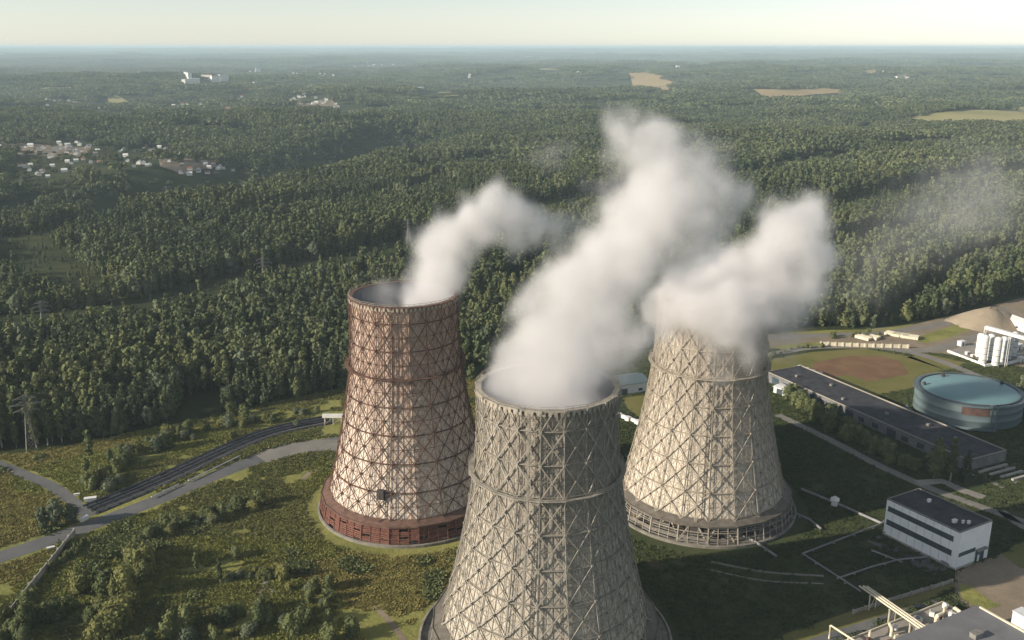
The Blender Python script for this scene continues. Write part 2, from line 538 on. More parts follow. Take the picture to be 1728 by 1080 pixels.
# open land of the works, where no forest stands
OPEN = gpoly([(-500, 1300), (-260, 790), (0, 762), (120, 752), (300, 714), (450, 684), (585, 655), (700, 640), (800, 632), (1000, 600), (1120, 585), (1300, 556), (1480, 552), (1560, 540), (1640, 520), (1740, 492), (1900, 460), (2300, 700), (2300, 1300)], flat=True)
MEADOW = gpoly([(-420, 1300), (-200, 800), (120, 752), (300, 714), (450, 684), (585, 655), (800, 640), (900, 800), (1010, 1300)], flat=True)
sheet('meadow', MEADOW, 0.02, M['meadow'])
LAWN = gpoly([(800, 640), (1000, 604), (1120, 588), (1320, 600), (1560, 585), (1760, 560), (2000, 560), (2250, 1300), (1010, 1300), (900, 800)], flat=True)
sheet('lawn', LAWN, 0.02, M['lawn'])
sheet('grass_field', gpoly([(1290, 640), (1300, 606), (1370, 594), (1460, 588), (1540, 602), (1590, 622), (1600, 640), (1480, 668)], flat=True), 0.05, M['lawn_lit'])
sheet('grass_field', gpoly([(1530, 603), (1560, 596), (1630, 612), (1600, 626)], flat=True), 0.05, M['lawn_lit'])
sheet('bare_soil', gpoly([(1375, 612), (1420, 602), (1480, 600), (1520, 610), (1535, 632), (1465, 644), (1430, 632), (1395, 640), (1370, 625)], flat=True), 0.08, M['brown_soil'])
sheet('dirt_yard', gpoly([(1300, 588), (1295, 564), (1400, 562), (1540, 548), (1640, 524), (1740, 498), (1900, 470), (2100, 620), (1728, 620), (1620, 600), (1500, 588)], flat=True), 0.04, M['dirt'])
sheet('grass_patch', gpoly([(1300, 586), (1340, 579), (1400, 577), (1450, 578), (1390, 583), (1330, 592)], True), .075, M['meadow'])
sheet('grass_patch', gpoly([(1540, 572), (1580, 558), (1625, 545), (1652, 548), (1630, 560), (1590, 574), (1560, 580)], True), .075, M['meadow'])
sheet('grass_patch', gpoly([(1310, 562), (1400, 557), (1480, 556), (1545, 546), (1500, 560), (1400, 564)], True), .075, M['meadow'])
sheet('gravel_yard', gpoly([(1612, 962), (1745, 915), (1900, 960), (1900, 1200), (1690, 1100), (1610, 1000)], flat=True), 0.05, M['dirt'])
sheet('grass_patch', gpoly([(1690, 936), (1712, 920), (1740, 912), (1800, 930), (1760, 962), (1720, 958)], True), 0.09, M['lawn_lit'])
sheet('grass_patch', gpoly([(1618, 985), (1640, 990), (1668, 1012), (1690, 1022), (1660, 1030), (1622, 1010)], True), 0.09, M['meadow'])
sheet('verge', gpoly([(1250, 1110), (1330, 1068), (1470, 1020), (1608, 976), (1612, 992), (1480, 1050), (1380, 1100)], flat=True), 0.05, M['lawn_lit'])  # strip past the front tower's shadow, its sunlight painted by the lit lawn colour
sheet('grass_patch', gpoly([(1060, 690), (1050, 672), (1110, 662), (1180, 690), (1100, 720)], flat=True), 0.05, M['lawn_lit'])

# roads
road_l = [(-140, 1000), (-20, 948), (60, 920), (160, 884), (270, 842), (380, 796), (450, 770), (520, 752), (600, 742)]
ribbon('road', gpoly(curve_pts(road_l), True), [8.5] * 13 + [8] * 20 + [10] * 16, 0.06, M['asphalt'])
ribbon('road', gpoly(curve_pts([(440, 774), (500, 757), (560, 752), (640, 760)]), True), 13, 0.09, M['path'])
ribbon('path', gpoly(curve_pts([(150, 872), (95, 825), (40, 800), (-60, 760)]), True), 5, 0.05, M['asphalt'])
ribbon('pipe_bed', gpoly(curve_pts([(150, 862), (270, 812), (400, 752), (470, 727), (560, 708)]), True), 11, 0.045, M['bitumen'])
ribbon('road', gpoly(curve_pts([(1290, 600), (1360, 588), (1440, 584), (1520, 592), (1580, 607), (1660, 640), (1760, 690)]), True), 6, 0.09, M['path'])
ribbon('road', gpoly(curve_pts([(1500, 588), (1560, 592), (1620, 578), (1660, 566), (1760, 560)]), True), 7, 0.11, M['path'])
ribbon('road', gpoly(curve_pts([(1290, 572), (1380, 566), (1480, 562), (1560, 552), (1640, 536), (1740, 512)]), True), 7, 0.08, M['path'])
ribbon('road', gpoly(curve_pts([(1312, 700), (1400, 742), (1480, 784), (1560, 820), (1640, 850), (1740, 885)]), True), 4.5, 0.06, M['path'])
ribbon('path', gpoly([(1548, 815), (1590, 812), (1625, 828), (1660, 840)], True), 5, 0.09, M['old_concrete'])
ribbon('path', gpoly(curve_pts([(1200, 948), (1290, 965), (1390, 972)]), True), 1.2, 0.06, M['path'])
ribbon('path', gpoly(curve_pts([(1200, 962), (1290, 980), (1390, 985)]), True), 0.8, 0.06, M['path'])
ribbon('path', gpoly(curve_pts([(1690, 862), (1720, 885), (1760, 905)]), True), 3.5, 0.06, M['path'])

sheet('rubble_ground', gpoly([(405, 968), (440, 955), (480, 975), (500, 1010), (455, 1018), (420, 1000)], True), 0.05, M['dirt'])
ribbon('track', gpoly(curve_pts([(575, 775), (520, 800), (490, 850), (510, 905), (560, 960), (640, 1030), (690, 1090)]), True), 2.0, 0.045, M['dirt'])

for i, (px, py, sc, lab) in enumerate(((430, 975, 1.0, 'largest broken slab on the rubble patch in the meadow'), (448, 985, .7, 'broken slab in the middle of the rubble patch'), (462, 998, .8, 'broken slab at the near end of the rubble patch'), (440, 1000, .5, 'smallest broken slab beside the rubble patch track'))):
    p = gp(px, py, flat=True)
    mb = MB(); mb.prism([(1.9 * sc * math.cos(a) * k, 1.3 * sc * math.sin(a) * k) for a, k in ((.2, 1), (1.1, .8), (2.0, 1.1), (3.3, .9), (4.2, 1.05), (5.3, .85))], -.1, .5 * sc)
    o = mb.build('concrete_slab', M['concrete']); o.location = p; o.rotation_euler = (.12, -.08, i * 1.3)
    tag(o, lab, 'slab', 'broken slabs in the meadow')

# ------------------------------------------------------------------ far fields
sheet('ripe_field', gpoly([(1052, 124), (1085, 122), (1108, 132), (1140, 140), (1142, 152), (1100, 156), (1068, 146)]), 3.0, M['field'], 3)
sheet('ripe_field', gpoly([(1270, 158), (1300, 152), (1385, 149), (1438, 151), (1430, 158), (1380, 160), (1330, 168), (1295, 168)]), 3.0, M['field'], 3)
sheet('ripe_field', gpoly([(1168, 172), (1195, 168), (1190, 178), (1168, 180)]), 3.0, M['field'], 2)
sheet('hay_field', gpoly([(1525, 200), (1600, 190), (1740, 174), (1860, 168), (1880, 215), (1740, 205), (1700, 212), (1640, 210), (1580, 208)]), 3.0, M['green_field'], 3)
sheet('hay_field', gpoly([(1500, 132), (1560, 130), (1556, 136), (1505, 135)]), 3.0, M['green_field'], 2)
sheet('ripe_field', gpoly([(1455, 120), (1482, 119), (1478, 126), (1460, 127)]), 3.0, M['field'], 2)
GLADES = [gpoly(p) for p in ([(735, 158), (770, 156), (775, 162), (740, 165)], [(905, 118), (950, 116), (948, 121), (910, 123)], [(1310, 180), (1350, 177), (1352, 182), (1315, 185)], [(560, 200), (600, 196), (606, 202), (570, 206)],
    [(1590, 150), (1660, 147), (1650, 153), (1600, 155)], [(180, 168), (225, 165), (222, 171), (185, 173)], [(820, 140), (850, 138), (852, 143), (825, 145)], [(1150, 108), (1210, 107), (1205, 111), (1155, 112)], [(60, 150), (120, 147), (116, 153), (66, 155)], [(1660, 128), (1740, 126), (1736, 132), (1664, 133)])]
for p in GLADES: sheet('hay_field', p, 2.0, M['green_field'], 2)
sheet('village_ground', gpoly([(-60, 236), (40, 243), (180, 250), (140, 266), (40, 262), (-60, 262)]), 0.6, M['dirt'], 3)
sheet('village_ground', gpoly([(265, 258), (310, 266), (370, 282), (310, 296), (270, 282)]), 0.6, M['dirt'], 3)
sheet('village_ground', gpoly([(96, 176), (150, 170), (170, 180), (110, 182)]), 1.5, M['dirt'], 3)
sheet('village_ground', gpoly([(486, 165), (560, 170), (570, 180), (500, 180)]), 1.5, M['dirt'], 3)

# ------------------------------------------------------------------ cooling towers
NF = 20
EDGE0 = math.radians(-90 + 11)          # one facet edge lies 11 degrees to the right of the camera side
def tower_r(z):
    return math.sqrt(357 + ((75 - z) / 2.925) ** 2)
TIERS = [8.0, 17.5, 27.3, 37.1, 46.9, 56.7, 66.5, 76.3, 82.0]

def ring_pt(k, r, z):
    a = EDGE0 + 2 * math.pi * k / NF
    return Vector((r * math.cos(a), r * math.sin(a), z))

def cooling_tower(name, loc, zs, label, clad, steel, rib_mat, skirt_mats, basin_r, slat_open, group):
    root = empty(name, loc, label, 'cooling tower', group)
    zz = [z * zs for z in TIERS]
    rad = lambda z: tower_r(z / zs)
    # shell: outer cladding and inner face, with the flat facets of the real thing
    lv = []
    for a, b in zip(zz[:-1], zz[1:]):
        lv += [a, (a + b) / 2]
    lv.append(zz[-1])
    me = bpy.data.meshes.new('shell')
    V, Fc, UV, MI = [], [], [], []
    for z in lv:
        V += [tuple(ring_pt(k, rad(z), z)) for k in range(NF)]
    for z in lv:
        V += [tuple(ring_pt(k, rad(z) - 0.7, z)) for k in range(NF)]
    nl = len(lv)
    for i in range(nl - 1):
        for k in range(NF):
            j = (k + 1) % NF
            Fc.append((i * NF + k, i * NF + j, (i + 1) * NF + j, (i + 1) * NF + k)); MI.append(0)
            w0, w1 = rad(lv[i]) * 0.3129, rad(lv[i + 1]) * 0.3129
            c = k * 13.0
            UV += [(c - w0 / 2, lv[i]), (c + w0 / 2, lv[i]), (c + w1 / 2, lv[i + 1]), (c - w1 / 2, lv[i + 1])]
            o = nl * NF
            Fc.append((o + i * NF + k, o + (i + 1) * NF + k, o + (i + 1) * NF + j, o + i * NF + j)); MI.append(1)
            UV += [(0, 0)] * 4
    for i, flip in ((0, True), (nl - 1, False)):
        for k in range(NF):
            j = (k + 1) % NF
            q = (i * NF + k, i * NF + j, nl * NF + i * NF + j, nl * NF + i * NF + k)
            Fc.append(q[::-1] if flip else q); MI.append(1)
            UV += [(0, 0)] * 4
    me.from_pydata(V, [], Fc)
    me.materials.append(clad); me.materials.append(M['interior'])
    me.polygons.foreach_set('material_index', MI)
    uv = me.uv_layers.new(name='UVMap')
    uv.data.foreach_set('uv', np.array(UV, float).ravel())
    me.update()
    o = bpy.data.objects.new('shell', me); COL.objects.link(o); o.parent = root
    # outer lattice
    mb = MB()
    off = 0.75
    rb = MB()
    P = [[ring_pt(k, rad(z) + off, z) for k in range(NF)] for z in zz]
    I = [[ring_pt(k, rad(z) + 0.12, z) for k in range(NF)] for z in zz]
    n = len(zz)
    lerp = lambda a, b, t: a + (b - a) * t
    for i in range(n):
        for k in range(NF):
            j = (k + 1) % NF
            mb.bar(P[i][k], P[i][j], 0.19, 0.19)
            mb.bar(I[i][k], I[i][j], 0.20, 0.20)
            mb.bar(I[i][k], P[i][k], 0.2)
            mid, midi = (P[i][k] + P[i][j]) / 2, (I[i][k] + I[i][j]) / 2
            mb.bar(midi, mid, 0.16)
            mb.bar(I[i][k], mid, 0.13); mb.bar(I[i][j], mid, 0.13)
            g = (P[i][k] * 1.004)
            mb.box((P[i][k].x, P[i][k].y, P[i][k].z - 0.32), (0.62, 0.62, 0.64), EDGE0 + 2 * math.pi * k / NF)
    for i in range(n - 1):
        half = i == n - 2
        for k in range(NF):
            j = (k + 1) % NF
            a, b, c, d = P[i][k], P[i][j], P[i + 1][j], P[i + 1][k]
            ai, bi, ci, di = I[i][k], I[i][j], I[i + 1][j], I[i + 1][k]
            out = (a + b) / 2; out = Vector((out.x, out.y, 0)).normalized()
            # corner chord: a pair of members with ties
            mb.bar(a, d, 0.15, 0.15, up=out)
            mb.bar(ai, di, 0.10, 0.10, up=out)
            x = (a + b + c + d) / 4
            if half:
                m = (c + d) / 2
                mb.bar(a, m, 0.24, 0.24, up=out); mb.bar(b, m, 0.24, 0.24, up=out)
                m2 = (a + b) / 2
                mb.bar(m2, d, 0.16, 0.16, up=out); mb.bar(m2, c, 0.16, 0.16, up=out)
            else:
                mb.bar(a, c, 0.30, 0.24, up=out); mb.bar(b, d, 0.30, 0.24, up=out)
                mb.box((x.x, x.y, x.z - 0.3), (0.5, 0.5, 0.5), math.atan2(out.y, out.x))
                xi = x - out * (off - 0.15)
                mb.bar(x, xi, 0.16)
                l, r = (a + d) / 2, (b + c) / 2
                li, ri = (ai + di) / 2, (bi + ci) / 2
                mb.bar(li, ri, 0.14, 0.14)
                mb.bar(l, li, 0.16)
                # inner bracing behind the big cross
                bm_, tm_ = (ai + bi) / 2, (ci + di) / 2
                mb.bar(bm_, tm_, 0.10, 0.10, up=out)
                for q, w in ((li, bm_), (bm_, ri), (ri, tm_), (tm_, li)):
                    mb.bar(q, w, 0.09, 0.09, up=out)
            # slim twin ribs with rungs, the dotted lines down each facet
            for t in (0.22, 0.78):
                p0, p1 = lerp(ai, bi, t), lerp(di, ci, t)
                rb.bar(p0 + (bi - ai).normalized() * 0.28, p1 + (ci - di).normalized() * 0.28, 0.07, 0.07, up=out)
                rb.bar(p0 - (bi - ai).normalized() * 0.28, p1 - (ci - di).normalized() * 0.28, 0.07, 0.07, up=out)
                h = (p1 - p0).length
                cnt = int(h / 1.25)
                for s in range(cnt):
                    q = lerp(p0, p1, (s + 0.5) / cnt)
                    tv = (bi - ai).normalized()
                    rb.bar(q - tv * 0.3, q + tv * 0.3, 0.14, 0.12)
            for t in (0.5,):
                rb.bar(lerp(ai, bi, t), lerp(di, ci, t), 0.09, 0.14, up=out)
    mb.build('lattice', steel, root)
    rb.build('cladding_rib', rib_mat, root)
    # rim gallery
    mb = MB()
    zt = zz[-1]
    r0 = rad(zt)
    for k in range(NF):
        a, b = ring_pt(k, r0 - 0.9, zt + 0.04), ring_pt(k + 1, r0 - 0.9, zt + 0.04)
        c, d = ring_pt(k + 1, r0 + 0.75, zt + 0.04), ring_pt(k, r0 + 0.75, zt + 0.04)
        up = Vector((0, 0, 0.22))
        mb.poly([d, c, b, a][::-1]); mb.poly([d + up, c + up, b + up, a + up])
        mb.poly([d, c, c + up, d + up]); mb.poly([b, a, a + up, b + up])
    rim = mb.build('rim', steel, root)
    mb = MB()
    for k in range(NF):
        for s in range(3):
            p = ring_pt(k, r0 + 0.65, zt + 0.26).lerp(ring_pt(k + 1, r0 + 0.65, zt + 0.26), s / 3)
            mb.bar(p, p + Vector((0, 0, 1.15)), 0.09)
        for h in (0.6, 1.15):
            mb.bar(ring_pt(k, r0 + 0.65, zt + 0.26 + h), ring_pt(k + 1, r0 + 0.65, zt + 0.26 + h), 0.09)
        # short skirt boards under the gallery
        for s in range(4):
            p = ring_pt(k, r0 + 0.8, zt - 1.2).lerp(ring_pt(k + 1, r0 + 0.8, zt - 1.2), (s + .5) / 4)
            q = ring_pt(k, r0 + 0.8, zt).lerp(ring_pt(k + 1, r0 + 0.8, zt), (s + .5) / 4)
            mb.bar(p, q, 0.8, 0.12, up=Vector((p.x, p.y, 0)).normalized())
    o = mb.build('railing', M['cream_steel'], rim)
    # gallery half way up, with its own railing
    zg = zz[5]
    rg = rad(zg)
    mb = MB()
    for k in range(NF):
        a, b = ring_pt(k, rg + 0.9, zg + 0.2), ring_pt(k + 1, rg + 0.9, zg + 0.2)
        c, d = ring_pt(k + 1, rg + 2.2, zg + 0.2), ring_pt(k, rg + 2.2, zg + 0.2)
        up = Vector((0, 0, 0.2))
        mb.poly([a, b, c, d]); mb.poly([d + up, c + up, b + up, a + up])
        mb.poly([d, c, c + up, d + up]); mb.poly([b, a, a + up, b + up])
        mb.bar(ring_pt(k, rg + 0.9, zg - 1.6), ring_pt(k, rg + 2.1, zg + 0.2), 0.16)
    gal = mb.build('gallery', steel, root)
    mb = MB()
    for k in range(NF):
        for s in range(3):
            p = ring_pt(k, rg + 2.1, zg + 0.42).lerp(ring_pt(k + 1, rg + 2.1, zg + 0.42), s / 3)
            mb.bar(p, p + Vector((0, 0, 1.15)), 0.1)
        for h in (0.55, 1.15):
            mb.bar(ring_pt(k, rg + 2.1, zg + 0.42 + h), ring_pt(k + 1, rg + 2.1, zg + 0.42 + h), 0.1)
    mb.build('railing', steel, gal)
    # louvred skirt round the foot
    post, slat, roofm = skirt_mats
    rs0, rs1 = rad(zz[0]) + 2.9, rad(zz[0]) + 4.1
    zt = 7.2 * zs
    mb = MB()
    for k in range(NF):
        a, b = ring_pt(k, rad(zz[0]) + 0.05, zz[0] + 0.3), ring_pt(k + 1, rad(zz[0]) + 0.05, zz[0] + 0.3)
        c, d = ring_pt(k + 1, rs0 + 0.35, zt - 0.2), ring_pt(k, rs0 + 0.35, zt - 0.2)
        up = Vector((0, 0, 0.3))
        mb.poly([a, b, c, d]); mb.poly([d + up, c + up, b + up, a + up]); mb.poly([d, c, c + up, d + up])
        mb.bar(ring_pt(k, rs0 + 0.5, zt), ring_pt(k + 1, rs0 + 0.5, zt), 0.3, 0.6)
    mb.build('eaves', roofm, root)
    mb = MB()
    rows = 9 if slat_open == 1 else 7
    for k in range(NF):
        for i in range(rows):
            t = (i + 0.6) / (rows + 0.2)
            if slat_open != 1 and hash2(k, i, 5) < 0.22: continue
            for s0, s1 in ((0.0, 0.34), (0.34, 0.66), (0.66, 1.0)):
                if hash2(k * 3 + s0 * 7, i, 9) < 0.06: continue
                r = rs1 + (rs0 - rs1) * t
                p0 = ring_pt(k, r, 0.9 + (zt - 1.2) * t).lerp(ring_pt(k + 1, r, 0.9 + (zt - 1.2) * t), s0)
                p1 = ring_pt(k, r, 0.9 + (zt - 1.2) * t).lerp(ring_pt(k + 1, r, 0.9 + (zt - 1.2) * t), s1)
                mb.bar(p0, p1, 0.12, 0.52 if slat_open == 1 else 0.3)
    mb.build('louvre_slat', slat, root)
    mb = MB()
    for k in range(NF):
        for s in range(3):
            p = ring_pt(k, rs1 + 0.2, 0.3).lerp(ring_pt(k + 1, rs1 + 0.2, 0.3), s / 3)
            q = ring_pt(k, rs0 + 0.2, zt).lerp(ring_pt(k + 1, rs0 + 0.2, zt), s / 3)
            mb.bar(p, q, 0.36 if s == 0 else 0.2)
        for h in (0.35, 0.68):
            r = rs1 + 0.2 + (rs0 - rs1) * h
            mb.bar(ring_pt(k, r, 0.3 + (zt - 0.3) * h), ring_pt(k + 1, r, 0.3 + (zt - 0.3) * h), 0.16)
        # slanting legs that carry the shell behind the louvres
        mb.bar(ring_pt(k, rs0 - 1.5, 0.3), ring_pt(k + .5, rad(zz[0]) - 0.2, zz[0]), 0.55)
        mb.bar(ring_pt(k + 1, rs0 - 1.5, 0.3), ring_pt(k + .5, rad(zz[0]) - 0.2, zz[0]), 0.55)
    mb.build('skirt_frame', post, root)
    # dark fill packing inside and concrete basin
    mb = MB()
    mb.lathe([(rad(zz[0]) - 2.5, 0.4), (rad(zz[0]) - 3, zz[0] - 0.5), (0.1, zz[0] - 0.5)], 40)
    mb.build('cooling_fill', M['dark_steel'], root)
    mb = MB()
    mb.lathe([(basin_r - 0.2, -0.6), (basin_r, 1.0), (basin_r - 0.7, 1.15), (basin_r - 0.8, 0.35), (0.1, 0.34)], 80)
    mb.build('basin', M['basin_concrete'], root)
    # stair ladder with hoop cage up one facet
    mb = MB()
    k = 18.55
    pts = [ring_pt(k, rad(z) + 1.5, z) for z in np.linspace(zz[0], zz[-1], 24)]
    for p, q in zip(pts[:-1], pts[1:]):
        t = Vector((-p.y, p.x, 0)).normalized() * 0.4
        o_ = Vector((p.x, p.y, 0)).normalized() * 0.5
        mb.bar(p - t, q - t, 0.12); mb.bar(p + t, q + t, 0.12); mb.bar(p + o_, q + o_, 0.1)
        for s in range(6):
            c = p.lerp(q, s / 6)
            mb.bar(c - t, c + t, 0.09)
    mb.build('caged_ladder', steel, root)
    return root, rad

T_A = Vector((-38.7, 328, 0)); T_B = Vector((9.7, 243, 0)); T_C = Vector((72.0, 328, 0))
tA, radA = cooling_tower('cooling_tower', T_A, 1.0, 'rusty brown lattice cooling tower with red louvred foot, farther from the yard', M['tower_brown'], M['rust_steel'], M['rib_brown'], (M['rust_red'], M['rust_red'], M['rust_steel']), 34.7, 1, 'lattice cooling towers')
tB, radB = cooling_tower('cooling_tower', T_B, 0.955, 'grey lattice cooling tower standing nearest, in front of the other two', M['tower_grey'], M['pale_steel'], M['rib_grey'], (M['pale_steel'], M['grey_steel'], M['eaves_grey']), 37.2, 2, 'lattice cooling towers')
tC, radC = cooling_tower('cooling_tower', T_C, 1.0, 'cream lattice cooling tower with its top veiled in steam, beside the lawn', M['tower_cream'], M['cream_steel'], M['rib_cream'], (M['cream_steel'], M['grey_steel'], M['eaves_grey']), 35.0, 2, 'lattice cooling towers')
# door hatch on the brown tower
p = ring_pt(18.6, radA(19) + 1.6, 15.5)
mb = MB(); mb.box(p, (2.6, 1.6, 3.4), math.atan2(p.y, p.x) + math.pi / 2)
mb.bar(p + Vector((-1.6, -.4, 0)), p + Vector((-1.6, -.4, -2)), .2); mb.bar(p + Vector((1.6, -.4, 0)), p + Vector((1.6, -.4, -2)), .2)
o = mb.build('ladder_cabin', M['dark_steel'], tA)

# ------------------------------------------------------------------ steam
def steam(name, blobs, label, dens, warp, erode, seed, gain=2.1, col=(0.96, 0.95, 0.945)):
    """blobs: (x, y, z, r[, strength]); a closed hull round them filled with real volume, density from the blobs broken by noise"""
    ce = sum((Vector(b[:3]) for b in blobs), Vector()) / len(blobs)
    ce = Vector((round(ce.x), round(ce.y), round(ce.z)))
    import bmesh
    bm = bmesh.new()
    for b in blobs:
        bmesh.ops.create_icosphere(bm, subdivisions=2, radius=b[3] * (1.0 + 0.5 * erode) + warp * 0.5, matrix=Matrix.Translation(Vector(b[:3]) - ce))
    me = bpy.data.meshes.new(name); bm.to_mesh(me); bm.free()
    o = bpy.data.objects.new(name, me)
    COL.objects.link(o)
    rm = o.modifiers.new('r', 'REMESH'); rm.mode = 'VOXEL'; rm.voxel_size = max(1.0, min(b[3] for b in blobs) * 0.3)
    dg = bpy.context.evaluated_depsgraph_get()
    m2 = bpy.data.meshes.new_from_object(o.evaluated_get(dg))
    o.modifiers.clear(); o.data = m2
    m2.name = name
    o.location = ce
    mt = bpy.data.materials.new(name); mt.use_nodes = True
    t = mt.node_tree; t.nodes.clear()
    N = NT.__new__(NT); N.mat = mt; N.t = t
    out = N.n('OutputMaterial'); pv = N.n('VolumePrincipled')
    N.l(pv.outputs[0], out.inputs['Volume'])
    pos = N.n('TexCoord').outputs['Object']
    w = N.n('TexNoise'); N.l(N.vmath('ADD', pos, (seed * 31.7, seed * 11.3, 0)), w.inputs['Vector'])
    w.inputs['Scale'].default_value = 0.055; w.inputs['Detail'].default_value = 1.5
    wv = N.vmath('SUBTRACT', w.outputs['Color'], (0.5, 0.5, 0.5))
    p2 = N.vmath('ADD', pos, N.vmath('MULTIPLY', wv, (warp * 2, warp * 2, warp * 2)))
    d = None
    for b in blobs:
        c = Vector(b[:3]) - ce
        dist = N.vmath('DISTANCE', p2, tuple(c), 1)
        s = b[4] if len(b) > 4 else 1.0
        # 1 at the core, 0 at the edge, times the strength of that puff
        q = N.math('MULTIPLY_ADD', dist, -s / b[3], s)
        d = q if d is None else N.math('SMOOTH_MAX', d, q, 0.18)
    fb = N.n('TexNoise'); N.l(pos, fb.inputs['Vector'])
    fb.inputs['Scale'].default_value = 0.075; fb.inputs['Detail'].default_value = 6; fb.inputs['Roughness'].default_value = 0.64
    e = N.math('MULTIPLY', N.math('SUBTRACT', fb.outputs['Fac'], 0.5), erode * 2)
    vo = N.n('TexVoronoi', feature='F1'); N.l(p2, vo.inputs['Vector'])
    vo.inputs['Scale'].default_value = 0.10
    e = N.math('ADD', e, N.math('MULTIPLY_ADD', vo.outputs['Distance'], -erode * 0.65, erode * 0.30))
    v = N.math('MULTIPLY', N.math('ADD', d, e), gain, clamp=True)
    v = N.math('MULTIPLY', v, v)
    N.l(N.math('MULTIPLY', v, dens), pv.inputs['Density'])
    pv.inputs['Color'].default_value = (*col, 1)
    pv.inputs['Anisotropy'].default_value = 0.2
    m2.materials.clear(); m2.materials.append(mt)
    return tag(o, label, 'steam', 'steam plumes over the towers')

def blob(px, py, rpx, Y, s=1.0):
    p = at(px, py, Y)
    dep = p.y * math.cos(PITCH) - (p.z - CAM_H) * math.sin(PITCH)
    return (p.x, p.y, p.z, 1.18 * rpx * dep / F_PX, s)

A_BLOBS = [blob(724, 500, 50, 330), blob(700, 514, 34, 324), blob(740, 508, 36, 328), blob(738, 462, 56, 332), blob(735, 425, 50, 334), blob(765, 398, 52, 336), blob(800, 370, 54, 338), blob(832, 345, 44, 340),
           blob(868, 360, 46, 344), blob(902, 380, 42, 348, .8), blob(938, 388, 36, 352, .6), blob(870, 400, 38, 346, .65), blob(965, 380, 24, 352, .4), (T_A.x - 6, T_A.y, 79, 13.0, .25)]
steam('steam_plume', A_BLOBS, 'white steam plume bending over from the mouth of the brown tower', 0.15, 6.0, 0.36, 1)
B_BLOBS = [(T_B.x, T_B.y, 75.5, 18.6, 1.6), (T_B.x - 9, T_B.y - 3, 75.5, 11, 1.5), (T_B.x + 9, T_B.y - 3, 75.5, 11, 1.5), (T_B.x, T_B.y - 9, 75, 11, 1.5), blob(880, 628, 66, 243, 1.2), blob(935, 606, 92, 244, 1.2), blob(990, 590, 92, 245), blob(950, 545, 84, 247), blob(1010, 535, 88, 248), blob(925, 500, 60, 249), blob(975, 490, 80, 250), blob(1040, 480, 80, 252),
           blob(1045, 430, 84, 256), blob(995, 400, 58, 258, .7), blob(1085, 385, 84, 262), blob(1030, 345, 50, 262, .55), blob(1120, 330, 88, 266), blob(1130, 285, 76, 270), blob(1095, 245, 58, 272, .9), blob(1055, 230, 42, 273, .7), blob(1078, 200, 26, 276, .5),
           blob(1155, 362, 58, 266, .75), blob(1190, 300, 58, 270, .9), blob(1240, 335, 46, 272, .75), blob(1070, 570, 52, 246, .6), blob(1215, 305, 44, 272, .7), blob(1125, 452, 58, 258, .72), blob(1190, 398, 56, 266, .68), blob(1235, 370, 40, 270, .5), blob(985, 350, 40, 262, .45), blob(1010, 440, 60, 256, .6)]
steam('steam_plume', B_BLOBS, 'tall drifting steam plume pouring from the grey front tower', 0.13, 8.0, 0.46, 2)
C_BLOBS = [(T_C.x, T_C.y, 82, 19, 1.4), (T_C.x - 8, T_C.y - 10, 81, 10, 1.2), (T_C.x + 6, T_C.y - 11, 81, 11, 1.2), blob(1215, 500, 90, 326), blob(1160, 515, 50, 322), blob(1255, 490, 76, 326), blob(1295, 462, 80, 328), blob(1335, 412, 78, 330), blob(1358, 375, 56, 332), blob(1378, 428, 52, 332, .8), blob(1305, 510, 70, 322, .7),
           blob(1350, 480, 66, 328, .7), blob(1195, 540, 66, 302, 1.0), blob(1255, 542, 64, 302, 1.0), blob(1225, 525, 62, 300, 1.0), blob(1155, 530, 44, 306, .9), blob(1292, 535, 44, 308, .9), blob(1230, 580, 60, 302, .38), blob(1150, 560, 46, 303, .42), blob(1320, 560, 44, 312, .4), blob(1128, 518, 44, 314, 1.0), blob(1150, 498, 46, 318, 1.0), blob(1390, 385, 34, 334, .5), blob(1405, 440, 30, 334, .4)]
steam('steam_plume', C_BLOBS, 'low thick steam cloud hiding the rim of the cream tower', 0.15, 7.0, 0.44, 3)
for i, (bl, lab) in enumerate((([blob(930, 262, 34, 420, .6), blob(955, 245, 26, 425, .6), blob(905, 268, 22, 420, .5)], 'thin detached wisp of steam over the forest, left of the tall plume'),
                               ([blob(1030, 305, 34, 300, .6), blob(1060, 318, 30, 300, .6), blob(1000, 308, 22, 300, .5)], 'thin grey shred of steam close beside the tall plume'),
                               ([blob(1590, 360, 110, 520, .6), blob(1670, 330, 110, 560, .7), blob(1500, 410, 90, 490, .6), blob(1450, 470, 70, 450, .5)], 'faint spread veil of old steam drifting over the forest'))):
    steam('steam_wisp', bl, lab, (0.02, 0.02, 0.007)[i], 7.0, 0.4, 6 + i)

